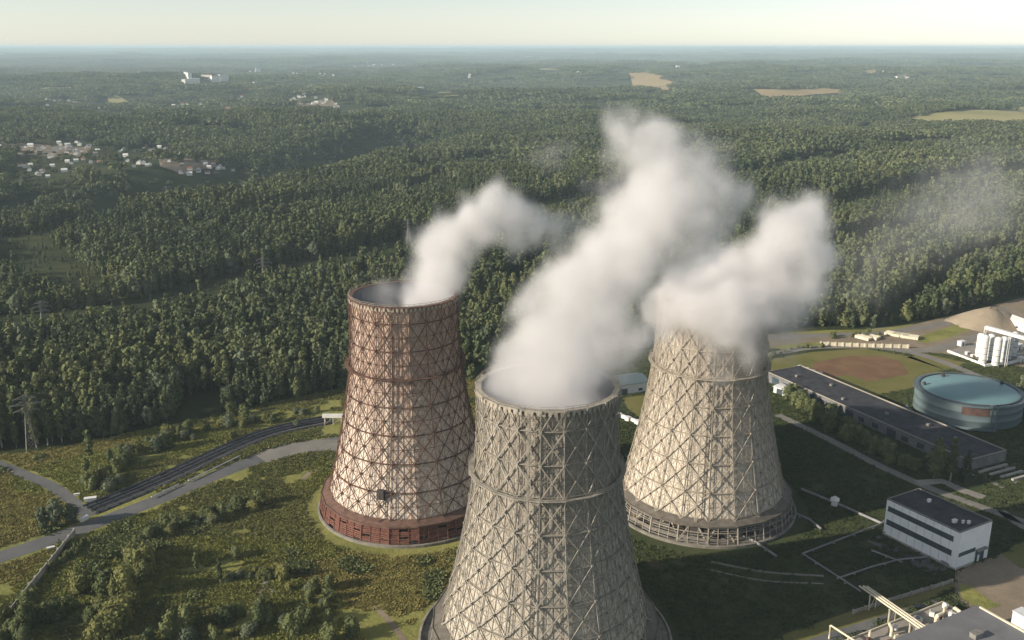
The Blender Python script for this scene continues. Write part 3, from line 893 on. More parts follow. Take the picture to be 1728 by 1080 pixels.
# ------------------------------------------------------------------ trees
def crown_mesh(name, seed, H, R, base, n, size, shape, mat, lobes=6, core=True):
    """leaf clumps spread through the crown's volume round a few darker inner masses; uneven outline with gaps"""
    r = np.random.default_rng(seed)
    mb = MB()
    # lobes: bunches of branches of uneven size
    L = []
    for i in range(lobes):
        t = (i + 0.5) / lobes
        pr = {'oval': math.sin(math.pi * min(1, 0.16 + 0.80 * t)) ** 0.8, 'cone': (1 - t) * 0.95 + 0.08, 'round': math.sqrt(max(0.05, 1 - (1.9 * t - 0.95) ** 2)), 'column': 0.75 * math.sin(math.pi * min(1, 0.12 + 0.84 * t)) ** 0.5}[shape]
        k = 3 if shape in ('round', 'oval') else 2
        for _ in range(k):
            a = r.uniform(0, 6.283)
            q = R * pr * r.uniform(0.25, 0.62)
            L.append((q * math.cos(a), q * math.sin(a), base + (H - base) * (t + r.uniform(-.05, .05)), R * pr * r.uniform(0.42, 0.72) + 0.25))
    tot = sum(l[3] ** 2 for l in L)
    for (x, y, z, q) in L:
        m = max(3, int(n * q * q / tot))
        for _ in range(m):
            d = r.normal(size=3); d /= np.linalg.norm(d)
            rr = q * (0.72 + 0.42 * r.random())
            c = np.array([x, y, z]) + d * rr * np.array([1, 1, 1.15])
            nn = d + r.normal(size=3) * 0.34 + np.array([0, 0, 0.25]); nn /= np.linalg.norm(nn)
            a = np.cross(nn, [0.3, 0.5, 0.8]); a /= np.linalg.norm(a)
            b = np.cross(nn, a)
            s = size * r.uniform(0.6, 1.35)
            k = 5
            ph = r.uniform(0, 6.28)
            mb.poly([tuple(c + (a * math.cos(ph + 6.283 * i / k) + b * math.sin(ph + 6.283 * i / k)) * s * r.uniform(0.55, 1.15) + nn * r.uniform(-.2, .2) * s) for i in range(k)])
        if core:
            b0 = len(mb.v)
            for i, lat in enumerate((-0.6, 0.6)):
                for j in range(5):
                    t = 6.283 * (j + i * .5) / 5
                    mb.v.append((x + q * .75 * math.cos(lat) * math.cos(t), y + q * .75 * math.cos(lat) * math.sin(t), z + q * .9 * math.sin(lat)))
            mb.v.append((x, y, z + q * .9)); mb.v.append((x, y, z - q * .9))
            for j in range(5):
                k = (j + 1) % 5
                for f in ((b0 + j, b0 + k, b0 + 5 + j), (b0 + k, b0 + 5 + k, b0 + 5 + j), (b0 + 5 + j, b0 + 5 + k, b0 + 10), (b0 + k, b0 + j, b0 + 11)):
                    mb.f.append(f); mb.m.append(0)
    return mb.mesh(name, mat)

def trunk_mesh(name, seed, H, r0, mat):
    r = np.random.default_rng(seed)
    mb = MB()
    pts = [Vector((r.normal() * .12 * i, r.normal() * .12 * i, H * i / 4 - (0.4 if i == 0 else 0))) for i in range(5)]
    mb.tube(pts, [r0, r0 * .85, r0 * .65, r0 * .42, r0 * .15], 6)
    for k in range(4):
        p = pts[1].lerp(pts[4], 0.15 + k * .2)
        a = r.uniform(0, 6.28)
        mb.tube([p, p + Vector((math.cos(a) * H * .09, math.sin(a) * H * .09, H * .08)), p + Vector((math.cos(a) * H * .15, math.sin(a) * H * .15, H * .17))], [r0 * .4, r0 * .28, r0 * .08], 4)
    return mb.mesh(name, mat)

KINDS = {   # kind: (shape, H, R, crown base, leaf material, bark)
    'oval': ('oval', 16.5, 2.9, 3.0, 'leaf_mid', 'pale_bark'),
    'narrow': ('column', 18.0, 2.2, 3.2, 'leaf_mid', 'pale_bark'),
    'round': ('round', 13.5, 3.9, 2.4, 'leaf_grey', 'bark'),
    'spire': ('cone', 18.5, 2.7, 2.0, 'leaf_dark', 'bark'),
    'gold': ('oval', 14.5, 2.8, 2.6, 'leaf_gold', 'pale_bark'),
}
PROTO = {}
for ki, (k, (shape, H, R, base, lm, bk)) in enumerate(KINDS.items()):
    PROTO[k] = [(crown_mesh('crown', 100 * ki + i, H * h, R * 1.12, base, 460, 0.68, shape, M[lm]), trunk_mesh('trunk', 100 * ki + 50 + i, H * h * .9, 0.2 + 0.01 * H, M[bk])) for i, h in enumerate((0.92, 1.0, 1.1))]

# template copies for the massed forest live outside the scene's own collection
def template(colname, meshes):
    c = bpy.data.collections.new(colname)
    for i, me in enumerate(meshes):
        o = bpy.data.objects.new(f'{colname}_{i:02d}', me)
        c.objects.link(o)
    return c

def scatter(name, pts, sc, rot, idx, coll):
    me = bpy.data.meshes.new(name)
    me.from_pydata([tuple(p) for p in pts], [], [])
    for nm, arr, typ in (('sc', sc, 'FLOAT'), ('rot', rot, 'FLOAT'), ('idx', idx, 'INT')):
        a = me.attributes.new(nm, typ, 'POINT')
        a.data.foreach_set('value', np.asarray(arr, dtype=np.float32 if typ == 'FLOAT' else np.int32))
    o = bpy.data.objects.new(name, me)
    COL.objects.link(o)
    ng = bpy.data.node_groups.new(name, 'GeometryNodeTree')
    ng.interface.new_socket('Geometry', in_out='INPUT', socket_type='NodeSocketGeometry')
    ng.interface.new_socket('Geometry', in_out='OUTPUT', socket_type='NodeSocketGeometry')
    N = ng.nodes
    gi, go = N.new('NodeGroupInput'), N.new('NodeGroupOutput')
    ip = N.new('GeometryNodeInstanceOnPoints')
    ci = N.new('GeometryNodeCollectionInfo')
    ci.inputs['Collection'].default_value = coll
    ci.inputs['Separate Children'].default_value = True
    ci.inputs['Reset Children'].default_value = True
    def attr(nm, typ):
        x = N.new('GeometryNodeInputNamedAttribute'); x.data_type = typ
        x.inputs['Name'].default_value = nm
        return x.outputs[0]
    cx = N.new('ShaderNodeCombineXYZ')
    ng.links.new(attr('rot', 'FLOAT'), cx.inputs[2])
    ng.links.new(gi.outputs[0], ip.inputs['Points'])
    ng.links.new(ci.outputs[0], ip.inputs['Instance'])
    ip.inputs['Pick Instance'].default_value = True
    ng.links.new(attr('idx', 'INT'), ip.inputs['Instance Index'])
    ng.links.new(cx.outputs[0], ip.inputs['Rotation'])
    ng.links.new(attr('sc', 'FLOAT'), ip.inputs['Scale'])
    ng.links.new(ip.outputs[0], go.inputs[0])
    md = o.modifiers.new('scatter', 'NODES'); md.node_group = ng
    return o

# simpler trees for the mass: index -> mesh
FOREST_MESHES = []
for ki, (k, (shape, H, R, base, lm, bk)) in enumerate(KINDS.items()):
    for i in range(3):
        FOREST_MESHES.append(crown_mesh('forest_crown', 900 + 10 * ki + i, H * (0.9 + .1 * i), R * 1.18, base * 0.6, 170, 1.05, shape, M[lm], 5))

def clump_mesh(seed, half, cnt, faces, mat_list, hs=1.0):
    """a patch of forest canopy: many crowns with gaps, for the middle and far distance"""
    r = np.random.default_rng(seed)
    mb = MB()
    g = int(math.sqrt(cnt))
    st = 2 * half / g
    for a in range(g):
        for b in range(g):
            x, y = -half + st * (a + r.uniform(0.1, 0.9)), -half + st * (b + r.uniform(0.1, 0.9))
            H = r.uniform(9.5, 17.5) * hs; R = st * r.uniform(0.40, 0.66)
            mi = int(r.choice(len(mat_list), p=[.5, .22, .18, .10]))
            pointed = r.random() < .45
            for lev in range(3 if faces > 20 else 2):
                zc = H * (0.50 + 0.18 * lev); q = R * ((1.0, .82, .5) if pointed else (0.85, 1.0, .7))[lev]
                cx, cy = x + r.normal() * R * .18, y + r.normal() * R * .18
                for _ in range(faces // 3):
                    d = r.normal(size=3); d[2] = abs(d[2]) * .8 - .2; d /= np.linalg.norm(d)
                    c = np.array([cx, cy, zc]) + d * q * np.array([1, 1, 1.3]) * r.uniform(.75, 1.1)
                    nn = d + r.normal(size=3) * .4 + np.array([0, 0, .2]); nn /= np.linalg.norm(nn)
                    u = np.cross(nn, [.3, .5, .8]); u /= np.linalg.norm(u); w = np.cross(nn, u)
                    s = q * r.uniform(.45, .8); ph = r.uniform(0, 6.28)
                    mb.poly([tuple(c + (u * math.cos(ph + 1.5708 * i) + w * math.sin(ph + 1.5708 * i)) * s) for i in range(4)], mi)
    return mb.mesh('canopy', mat_list)
LM = [M['leaf_mid'], M['leaf_dark'], M['leaf_grey'], M['leaf_gold']]
N_TREE = len(FOREST_MESHES)
for i in range(5): FOREST_MESHES.append(clump_mesh(2000 + i, 11, 16, 30, LM))
N_CL = len(FOREST_MESHES)
for i in range(4): FOREST_MESHES.append(clump_mesh(2100 + i, 36, 81, 15, LM))
N_FAR = len(FOREST_MESHES)
for i in range(3): FOREST_MESHES.append(clump_mesh(2200 + i, 130, 400, 9, LM, 1.35))
FOREST = template('forest_template', FOREST_MESHES)

CUTS = [(gpoly(curve_pts(c, 4)), w) for c, w in (
    ([(-60, 556), (0, 553), (130, 542), (260, 517), (400, 480), (520, 454), (600, 440), (720, 407)], 30),
    ([(20, 405), (75, 450), (150, 496)], 25), ([(40, 408), (150, 376), (230, 354), (340, 322)], 19),
    ([(880, 362), (930, 352), (980, 342), (1070, 324), (1200, 300)], 35),
    ([(1240, 306), (1320, 288), (1400, 266)], 25), ([(1410, 356), (1500, 334), (1600, 310), (1740, 292)], 26),
    ([(1590, 470), (1640, 440), (1720, 420)], 12), ([(1490, 545), (1560, 500), (1580, 480)], 10),
    ([(620, 345), (690, 335), (740, 300)], 9), ([(1180, 250), (1300, 232), (1450, 222)], 20), ([(500, 220), (640, 205), (800, 190)], 17),
    ([(1300, 205), (1500, 190)], 26), ([(1000, 175), (1180, 160), (1270, 163)], 36), ([(300, 205), (460, 196)], 29), ([(850, 200), (1000, 185)], 23), ([(-40, 470), (40, 440), (110, 425)], 19), ([(420, 372), (520, 350), (640, 330), (760, 302)], 17), ([(1420, 420), (1480, 400), (1560, 385)], 20), ([(700, 290), (800, 275), (900, 270)], 23), ([(560, 250), (700, 262), (760, 280)], 20), ([(160, 190), (260, 214), (400, 222)], 32), ([(1100, 215), (1250, 205)], 29), ([(1480, 250), (1600, 244), (1740, 252)], 29), ([(1000, 140), (1060, 120)], 38), ([(500, 150), (620, 160), (740, 166)], 38))]
CUTS.append(([tuple(p) for p in RAVINE], 16))
CLEAR = [gpoly(p) for p in (
    [(1052, 126), (1085, 124), (1108, 133), (1140, 141), (1142, 154), (1100, 158), (1060, 150)],
    [(1262, 160), (1300, 153), (1385, 150), (1440, 152), (1430, 163), (1380, 166), (1320, 172), (1285, 171)],
    [(1166, 172), (1195, 169), (1190, 180), (1168, 182)],
    [(1515, 204), (1600, 192), (1740, 176), (1860, 170), (1880, 218), (1740, 208), (1700, 216), (1640, 214), (1570, 212)],
    [(1500, 132), (1562, 130), (1556, 138), (1505, 137)], [(1455, 121), (1482, 120), (1478, 128), (1460, 129)],
    [(300, 138), (400, 135), (400, 146), (300, 146)], [(690, 149), (722, 149), (722, 156), (690, 156)])]
CLEAR += GLADES
VILLAGE = [gpoly(p) for p in ([(-80, 230), (150, 238), (290, 252), (390, 280), (330, 305), (240, 300), (60, 310), (-80, 312)],)]

def grow(r0, r1, step, half_ang):
    """jittered spots in a fan in front of the camera"""
    X, Y = [], []
    r = r0
    while r < r1:
        n = int(2 * half_ang * r / step)
        a = -half_ang + 2 * half_ang * (np.arange(n) + NR.uniform(-.45, .45, n)) / n
        rr = r + NR.uniform(-.45, .45, n) * step
        X.append(rr * np.sin(a)); Y.append(rr * np.cos(a))
        r += step
    return np.concatenate(X), np.concatenate(Y)

def allowed(x, y):
    ok = ~in_poly(x, y, OPEN)
    for p in CLEAR:
        ok &= ~in_poly(x, y, p)
    return ok

def off_cuts(x, y, pad=0.0):
    ok = np.ones(len(x), bool)
    for c, w in CUTS:
        ok &= seg_dist(x, y, c) > w + pad
    return ok

# where the far houses stand: trees leave room in front of them
HOUSES = []
HL = {'wr': 'white house with red roof', 'wg': 'white house with grey roof', 'bg': 'brown wooden house with grey roof', 'ww': 'bright white roofed hut'}
def village(spots, n, where, sc0, sc1, jit):
    for i in range(n):
        a = RND.choice(spots)
        px, py = a[0] + RND.gauss(0, jit[0]), a[1] + RND.gauss(0, jit[1])
        p = gp(px, py)
        st_ = RND.choices(('wr', 'wg', 'bg', 'ww'), (.10, .30, .10, .50))[0]
        HOUSES.append((st_, p, 1.5, RND.choice((.2, .35, 1.8, 1.7)) + RND.uniform(-.1, .1), RND.uniform(sc0, sc1), f'{HL[st_]} {where}', f'houses {where}'))
village([(20, 252), (60, 254), (100, 250), (130, 254), (160, 260), (90, 258), (140, 248)], 34, 'in the village row left of the ravine', 0.58, 1.01, (18, 5))
village([(72, 290), (60, 298), (20, 300), (110, 270), (160, 275), (200, 265), (40, 285)], 24, 'scattered between trees below the village row', 0.50, 0.86, (14, 6))
village([(270, 262), (300, 268), (330, 285), (350, 284), (375, 283), (310, 292), (245, 258), (240, 280), (210, 250)], 38, 'in the hamlet near the forest ravine', 0.50, 0.86, (12, 6))
village([(490, 157), (510, 164), (535, 170), (560, 168), (555, 180), (500, 160), (525, 178)], 30, 'in the far hamlet on the brown slope', 0.72, 1.22, (10, 4))
village([(210, 132), (230, 130), (250, 128), (270, 126)], 28, 'in the distant settlement left of the white blocks', 1.01, 1.73, (12, 3))
village([(430, 122), (470, 124), (510, 124), (545, 124)], 22, 'in the distant line beyond the white blocks', 1.08, 1.87, (14, 2))
village([(600, 115), (625, 111), (650, 110), (670, 113)], 24, 'in the farthest cluster toward the horizon', 1.22, 2.02, (10, 2))
village([(1395, 104), (1590, 106), (1470, 122), (1530, 131), (1205, 120)], 12, 'scattered over the far fields', 1.01, 1.73, (14, 2))
village([(40, 182), (95, 174), (160, 180), (130, 176)], 16, 'by the brown clearing at the far left', .8, 1.4, (14, 3))
village([(300, 176), (380, 186), (420, 172)], 12, 'strewn through the wood before the white blocks', .8, 1.4, (16, 4))
village([(820, 128), (960, 118), (1120, 112)], 12, 'strewn beyond the tall steam plume', 1.2, 2.0, (30, 3))
HXY = np.array([(p.x, p.y) for _, p, *_ in HOUSES])
HD = np.hypot(HXY[:, 0], HXY[:, 1])
def off_houses(x, y, rad, front):
    ok = np.ones(len(x), bool)
    for (hx, hy), d in zip(HXY, HD):
        ux, uy = hx / d, hy / d
        dx, dy = x - hx, y - hy
        al, ac = dx * ux + dy * uy, np.abs(dx * uy - dy * ux)
        ok &= ~((ac < rad) & (al < rad) & (al > -front))
    return ok

HA = math.radians(38)
pts, scs, rots, ids = [], [], [], []
near = []
# single trees
x, y = grow(300, 1250, 5.1, HA)
k = allowed(x, y) & off_houses(x, y, 7, 7)
x, y = x[k], y[k]
low = ~off_cuts(x, y)
k = ~low | (NR.random(len(x)) < .35)
x, y, low = x[k], y[k], low[k]
vil = in_poly(x, y, VILLAGE[0])
st = vnoise(x / 60, y / 60, 21)
st2 = vnoise(x / 140, y / 140, 22)
gap = (vnoise(x / 22, y / 22, 24) > 0.80) | (vil & (vnoise(x / 30, y / 30, 25) > 0.42))
x, y, st, st2, low = x[~gap], y[~gap], st[~gap], st2[~gap], low[~gap]
u = NR.random(len(x))
kind = np.where(u < .46, 0, np.where(u < .68, 1, np.where(u < .81, 2, np.where(u < .94, 3, 4))))
kind = np.where((st > .66) & (u < .75), 3, kind)
kind = np.where((st < .22) & (u < .6), 4, kind)
kind = np.where((st2 > .68) & (u > .4), 1, kind)
s = (0.52 + 0.62 * NR.random(len(x))) * (0.80 + 0.42 * st2)
s = np.where(low, s * NR.uniform(.18, .42, len(x)), s)
z = terrain(x, y)
var = NR.integers(0, 3, len(x))
tree_all = dict(x=x, y=y, z=z, kind=kind, s=s, var=var, rot=NR.random(len(x)) * 6.28)
# canopy patches
for r0, r1, step, lo, hi in ((1250, 2700, 19, N_TREE, N_CL), (2700, 9000, 64, N_CL, N_FAR), (9000, 45000, 235, N_FAR, len(FOREST_MESHES))):
    x, y = grow(r0, r1, step, math.radians(40))
    k = allowed(x, y) & off_houses(x, y, step * .3 + 6, step * .3 + 6)
    if r0 < 2000: k &= ~(in_poly(x, y, VILLAGE[0]) & (NR.random(len(x)) > .5))
    else: k &= vnoise(x / 300, y / 300, 31) < 0.86
    x, y = x[k], y[k]; n = len(x)
    low = ~(off_cuts(x, y, step * .35) & off_houses(x, y, step * .5 + 8, (110, 230, 420)[(r0 > 2000) + (r0 > 5000)]))
    pts.append(np.stack([x, y, terrain(x, y) - 0.5], 1))
    scs.append(NR.uniform(.85, 1.2, n) * (0.8 + .4 * vnoise(x / 160, y / 160, 33)) * np.where(low, NR.uniform(.25, .5, n), 1)); rots.append(NR.integers(0, 4, n) * 1.5708 + NR.uniform(-.3, .3, n)); ids.append(NR.integers(lo, hi, n))

# the 300 trees that show largest stand by themselves: nearest ones in the frame that are not hidden behind a tower
TA = tree_all
def screen(x, y, z):
    dep = y * math.cos(PITCH) - (z - CAM_H) * math.sin(PITCH)
    up = y * math.sin(PITCH) + (z - CAM_H) * math.cos(PITCH)
    return 864 + F_PX * x / dep, 540 - F_PX * up / dep, dep
sx, sy, dep = screen(TA['x'], TA['y'], TA['z'] + 13)
vis = (sx > -15) & (sx < 1743) & (sy < 1090)
vis &= ~((sx > 590) & (sx < 795) & (sy > 500)) & ~((sx > 1060) & (sx < 1310) & (sy > 540))
vis &= ~((sx > 860) & (sx < 1080) & (sy > 470))
order = np.argsort(np.where(vis, dep, 1e9))
N_OWN = 284
own = set(order[:N_OWN].tolist())
rest = np.array([i for i in range(len(TA['x'])) if i not in own])
pts.append(np.stack([TA['x'][rest], TA['y'][rest], TA['z'][rest] - .3], 1))
scs.append(TA['s'][rest]); rots.append(TA['rot'][rest]); ids.append(TA['kind'][rest] * 3 + TA['var'][rest])
fo = scatter('forest', np.concatenate(pts), np.concatenate(scs), np.concatenate(rots), np.concatenate(ids), FOREST)
tag(fo, 'broad dark green forest running to the horizon', kind='stuff')

KN = list(KINDS)
TREE_SRC = {}
def own_tree(kind, var, loc, rz, sc, label, group):
    key = (kind, var)
    if key not in TREE_SRC:
        cm, tm = PROTO[kind][var]
        t = empty('tree', loc, label, 'tree', group, rz, sc)
        for nm, me in (('trunk', tm), ('crown', cm)):
            o = bpy.data.objects.new(nm, me); COL.objects.link(o); o.parent = t
        TREE_SRC[key] = t
        return t
    return place_copy(TREE_SRC[key], loc, rz, sc, label, group)
LOOK = {'oval': 'oval green crown', 'narrow': 'slim upright green crown', 'round': 'broad rounded grey-green crown', 'spire': 'dark pointed crown', 'gold': 'yellowish oval crown'}
for i in sorted(own):
    px = sx[i]
    zone = ('forest edge by the lattice pylon' if px < 130 else 'forest edge above the weedy bank' if px < 420 else 'forest edge just behind the brown tower' if px < 600 else
            'dark wood between the brown and front towers' if px < 1000 else 'forest edge beyond the dirt yard' if px < 1560 else 'wood beside the sand heap')
    h = TA['s'][i]
    size = 'tall ' if h > 0.92 else 'small ' if h < 0.70 else ''
    k = KN[TA['kind'][i]]
    lab = f'{size}tree with {LOOK[k]}, {zone}'
    own_tree(k, int(TA['var'][i]), (TA['x'][i], TA['y'][i], TA['z'][i] - .2), TA['rot'][i], float(h), lab, 'trees of the ' + zone)

# trees that stand alone in the works: pixel of the foot, kind, scale, label
for j, (px, py, k, sc, lab) in enumerate((
    (152, 778, 'narrow', 0.85, 'tall slim pale-green tree alone between pylon and bush bank'),
    (146, 800, 'gold', 0.50, 'short bright tree at the foot of the slim pale-green one'),
    (501, 674, 'gold', 0.72, 'lone yellowish tree in front of the dark forest edge behind the brown tower'),
    (797, 645, 'gold', 0.75, 'yellow-green tree beside the left rim of the front tower'),
    (1576, 806, 'gold', 1.15, 'tallest sunlit tree of the cluster behind the white building'),
    (1603, 812, 'narrow', 0.98, 'slender tree between its two neighbours behind the white building'),
    (1630, 812, 'spire', 0.85, 'dark shaded conifer on the far side of the cluster by the white building'),
    (74, 893, 'round', 0.62, 'rounded tree at the left of the roadside clump'),
    (98, 890, 'round', 0.74, 'largest rounded tree in the roadside clump beside the pipes'),
    (122, 884, 'round', 0.60, 'rounded tree at the pipe end of the roadside clump'),
    (332, 966, 'narrow', 0.42, 'slender pale young tree beside the dark hollow in the meadow'),
    (372, 985, 'narrow', 0.48, 'taller pale young tree standing in the middle of the meadow'),
    (1724, 668, 'round', 0.8, 'dark round tree beside the blue tank, at the pipe road'),
    (1745, 660, 'round', 0.95, 'big dark tree behind the one beside the blue tank'))):
    p = gp(px, py, flat=True)
    own_tree(k, j % 3, p, j * 1.7, sc, lab, None)

# ------------------------------------------------------------------ bushes and weeds
BUSH = [(crown_mesh('foliage', 3000 + i, 4.2 * h, 2.3, 0.3, 640, 0.25, 'round', M[mt], 3), ) for i, (h, mt) in enumerate(((1, 'leaf_bush'), (.8, 'leaf_grey'), (1.1, 'leaf_bush'), (.9, 'leaf_yellow'), (1.0, 'leaf_mid')))]
STEM = trunk_mesh('stem', 77, 2.6, 0.12, M['bark'])
BUSH_SRC = {}
def bush(v, loc, rz, sc, label, group):
    if v not in BUSH_SRC:
        b = empty('bush', loc, label, 'bush', group, rz, sc)
        for nm, me in (('foliage', BUSH[v][0]), ('stem', STEM)):
            o = bpy.data.objects.new(nm, me); COL.objects.link(o); o.parent = b
        BUSH_SRC[v] = b
        return b
    return place_copy(BUSH_SRC[v], loc, rz, sc, label, group)
BL = ('green', 'grey-green', 'leafy green', 'yellowish', 'dark green')
BUSH_AT = []
def bush_line(pix, n, spread, smin, smax, where, group, vs=(0, 1, 2, 3, 4)):
    P = gpoly(curve_pts(pix, 8), True)
    for i in range(n):
        t = RND.random() * (len(P) - 1.001)
        a, b = P[int(t)], P[int(t) + 1]
        f = t - int(t)
        x, y = a[0] + (b[0] - a[0]) * f + RND.gauss(0, spread), a[1] + (b[1] - a[1]) * f + RND.gauss(0, spread)
        v = RND.choice(vs)
        sc = RND.uniform(smin, smax)
        sz = 'large ' if sc > smin + .75 * (smax - smin) else 'low ' if sc < smin + .25 * (smax - smin) else ''
        BUSH_AT.append((x, y, sc))
        bush(v, (x, y, -.1), RND.random() * 6.28, (sc, sc, sc * RND.uniform(.8, 1.25)), f'{sz}{BL[v]} bush {where}', group)
bush_line([(215, 918), (300, 893), (370, 868), (440, 850)], 40, 2.4, .6, 1.2, 'in the thicket beside the road', 'thicket along the road')
bush_line([(190, 1075), (205, 1020), (225, 975), (245, 945)], 26, 2.6, 1.0, 1.9, 'in the sunlit belt left of the dark hollow', 'tall bushes left of the hollow', (1, 3, 3, 2))
bush_line([(30, 1075), (90, 1030), (160, 1000)], 18, 5, .8, 1.6, 'in the clump below the boundary wall', 'bushes below the boundary wall', (0, 2, 3, 4))
bush_line([(10, 1040), (60, 990), (110, 945), (150, 915)], 14, .8, .35, .65, 'close along the shaded side of the boundary wall', 'bushes along the wall', (0, 4))
bush_line([(400, 950), (460, 980), (520, 1010), (560, 1000)], 16, 4, .5, 1.1, 'scattered over the middle of the meadow', 'scattered meadow bushes')
bush_line([(290, 1075), (400, 1060), (500, 1050), (600, 1070)], 24, 4, .7, 1.5, 'in the scrub at the near end of the meadow', 'near meadow scrub')
bush_line([(200, 775), (300, 742), (400, 722), (520, 690)], 34, 5, .6, 1.5, 'on the weedy bank below the forest', 'bank bushes')
bush_line([(150, 830), (190, 805), (240, 785)], 12, 4, .6, 1.4, 'beside the path near the slim pale tree', 'path bushes')
bush_line([(1330, 672), (1380, 702), (1450, 742), (1530, 790)], 40, 2.2, .9, 1.7, 'in the dark row before the long low roof', 'dark row beside the long roof', (0, 4, 4))
bush_line([(1300, 604), (1340, 590), (1395, 586)], 14, .8, .35, .6, 'in the clipped row along the pale field', 'row by the pale field', (0, 4))
bush_line([(1400, 568), (1440, 570), (1480, 566)], 14, 2, .5, .9, 'along the far yard by the stacks', 'far yard bushes', (0, 1, 4))

# weeds over the meadow, one mass
def weed_mesh(seed, mat, h, w, n):
    r = np.random.default_rng(seed)
    mb = MB()
    for _ in range(n):
        x, y = r.normal(size=2) * w * .5
        a = r.uniform(0, 6.28); hh = h * r.uniform(.5, 1.2); q = .16 * w * r.uniform(.6, 1.5)
        l = r.normal(size=2) * hh * .9
        mb.poly([(x - q * math.cos(a), y - q * math.sin(a), 0), (x + q * math.cos(a), y + q * math.sin(a), 0), (x + q * .7 * math.cos(a) + l[0], y + q * .7 * math.sin(a) + l[1], hh), (x - q * .7 * math.cos(a) + l[0], y - q * .7 * math.sin(a) + l[1], hh * .9)])
    return mb.mesh('weed_tuft', mat)
WEEDS = [weed_mesh(1, M['weed'], .5, 1.6, 26), weed_mesh(2, M['weed'], .7, 1.3, 26), weed_mesh(3, M['dry_weed'], .55, 1.6, 24), weed_mesh(4, M['leaf_yellow'], .8, 1.7, 30), weed_mesh(5, M['leaf_bush'], 1.1, 1.9, 34)]
WEEDS += [weed_mesh(6, M['lawn_weed'], .22, 1.8, 30), weed_mesh(7, M['lawn_weed'], .38, 1.3, 22)]
WT = template('weed_template', WEEDS)
x, y = NR.uniform(-260, 40, 110000), NR.uniform(215, 480, 110000)
k = in_poly(x, y, MEADOW)
for road, w in ((gpoly(curve_pts(road_l), True), 6.5), (gpoly(curve_pts([(440, 774), (500, 757), (560, 752), (640, 760)]), True), 7.5), (gpoly(curve_pts([(150, 862), (270, 812), (400, 752), (470, 727), (560, 708)]), True), 6.5), (gpoly(curve_pts([(150, 872), (95, 825), (40, 800), (-60, 760)]), True), 3.5)):
    k &= seg_dist(x, y, road) > w
for T in (T_A, T_B, T_C):
    k &= np.hypot(x - T.x, y - T.y) > 40
d = vnoise(x / 14, y / 14, 41) * .6 + vnoise(x / 5, y / 5, 42) * .4
k &= (d > .30) & (NR.random(len(x)) < .35 + d)
x, y, d = x[k], y[k], d[k]
tn = vnoise(x / 35, y / 35, 43)
wi = np.where(tn > .68, 2, np.where(tn < .30, 3, NR.integers(0, 2, len(x))))
wi = np.where(d > .78, 4, wi)
wsc = NR.uniform(.5, 1.0, len(x)) * (.45 + d)
lx, ly = NR.uniform(20, 330, 120000), NR.uniform(215, 560, 120000)
ld = vnoise(lx / 11, ly / 11, 51) * .5 + vnoise(lx / 4, ly / 4, 52) * .5
k = in_poly(lx, ly, LAWN) & (NR.random(len(lx)) < ld * 1.5 - .25)
for c, w in HARD_LINES: k &= seg_dist(lx, ly, c) > w + .8
for p in HARD_AREAS: k &= ~in_poly(lx, ly, p)
for T in (T_A, T_B, T_C): k &= np.hypot(lx - T.x, ly - T.y) > 40
lx, ly = lx[k], ly[k]
x, y = np.concatenate([x, lx]), np.concatenate([y, ly])
wsc = np.concatenate([wsc, NR.uniform(.6, 1.3, len(lx))])
wi = np.concatenate([wi, NR.integers(5, 7, len(lx))])
wo = scatter('undergrowth', np.stack([x, y, np.full(len(x), .03)], 1), wsc, NR.random(len(x)) * 6.28, wi, WT)
tag(wo, 'rough weeds and tall grass over the meadow', kind='stuff')

# ------------------------------------------------------------------ works: buildings, tanks, pipes
def V2(p): return Vector((p[0], p[1], 0))
def rect(c, u, lu, lv):
    """corner c, direction u, lengths along u and along its left normal"""
    u = Vector((u[0], u[1], 0)).normalized(); v = Vector((-u.y, u.x, 0))
    return [c, c + u * lu, c + u * lu + v * lv, c + v * lv], u, v
def local(parent, pts):
    return [Vector(p) - parent.location for p in pts]
def wall_strip(mb, a, b, n, z0, z1, thick, mi=0):
    """an upright slab between a and b standing proud along n"""
    pts = [a, b, b + n * thick, a + n * thick]
    if (b - a).cross(n).z < 0: pts = pts[::-1]
    mb.prism([(p.x, p.y) for p in pts], z0, z1, mi)

# three-storey white block
r1, r2, r3 = Vector((132.3, 303.8, 0)), Vector((147.0, 279.6, 0)), Vector((161.6, 287.7, 0))
r4 = r1 + r3 - r2
wb = empty('office_block', r2, 'white panelled block with dark flat roof and two long window bands', 'building')
o0 = r2.copy()
q = [p - o0 for p in (r1, r2, r3, r4)]
mb = MB(); mb.prism([(p.x, p.y) for p in q], -0.3, 13.6)
mb.build('wall', M['white_panel'], wb)
fd = (q[1] - q[0]).normalized(); fnr = Vector((fd.y, -fd.x, 0))
if fnr.x > 0: fnr = -fnr
sd = (q[2] - q[1]).normalized(); sn = Vector((sd.y, -sd.x, 0))
Lf, Ls = (q[1] - q[0]).length, (q[2] - q[1]).length
for z0, z1 in ((9.7, 11.5), (4.5, 6.4)):
    mb = MB(); wall_strip(mb, q[0] + fd * 0.8, q[1] - fd * 1.9, fnr, z0, z1, 0.02); wn = mb.build('window_band', M['glass'], wb)
    mb = MB()
    for i in range(22):
        a = q[0] + fd * (0.8 + (Lf - 2.7) * (i + .5) / 22)
        wall_strip(mb, a - fd * .06, a + fd * .06, fnr, z0, z1, 0.07)
    wall_strip(mb, q[0] + fd * 0.7, q[1] - fd * 1.8, fnr, z0 - .15, z0, 0.12)
    mb.build('mullion', M['dark_steel'], wn)
mb = MB()
for i in range(1, 9):
    a = q[0] + fd * (Lf * i / 9)
    for z0, z1 in ((0.8, 4.3), (6.5, 9.5), (11.6, 13.5)):
        wall_strip(mb, a - fd * .04, a + fd * .04, fnr, z0, z1, 0.03)
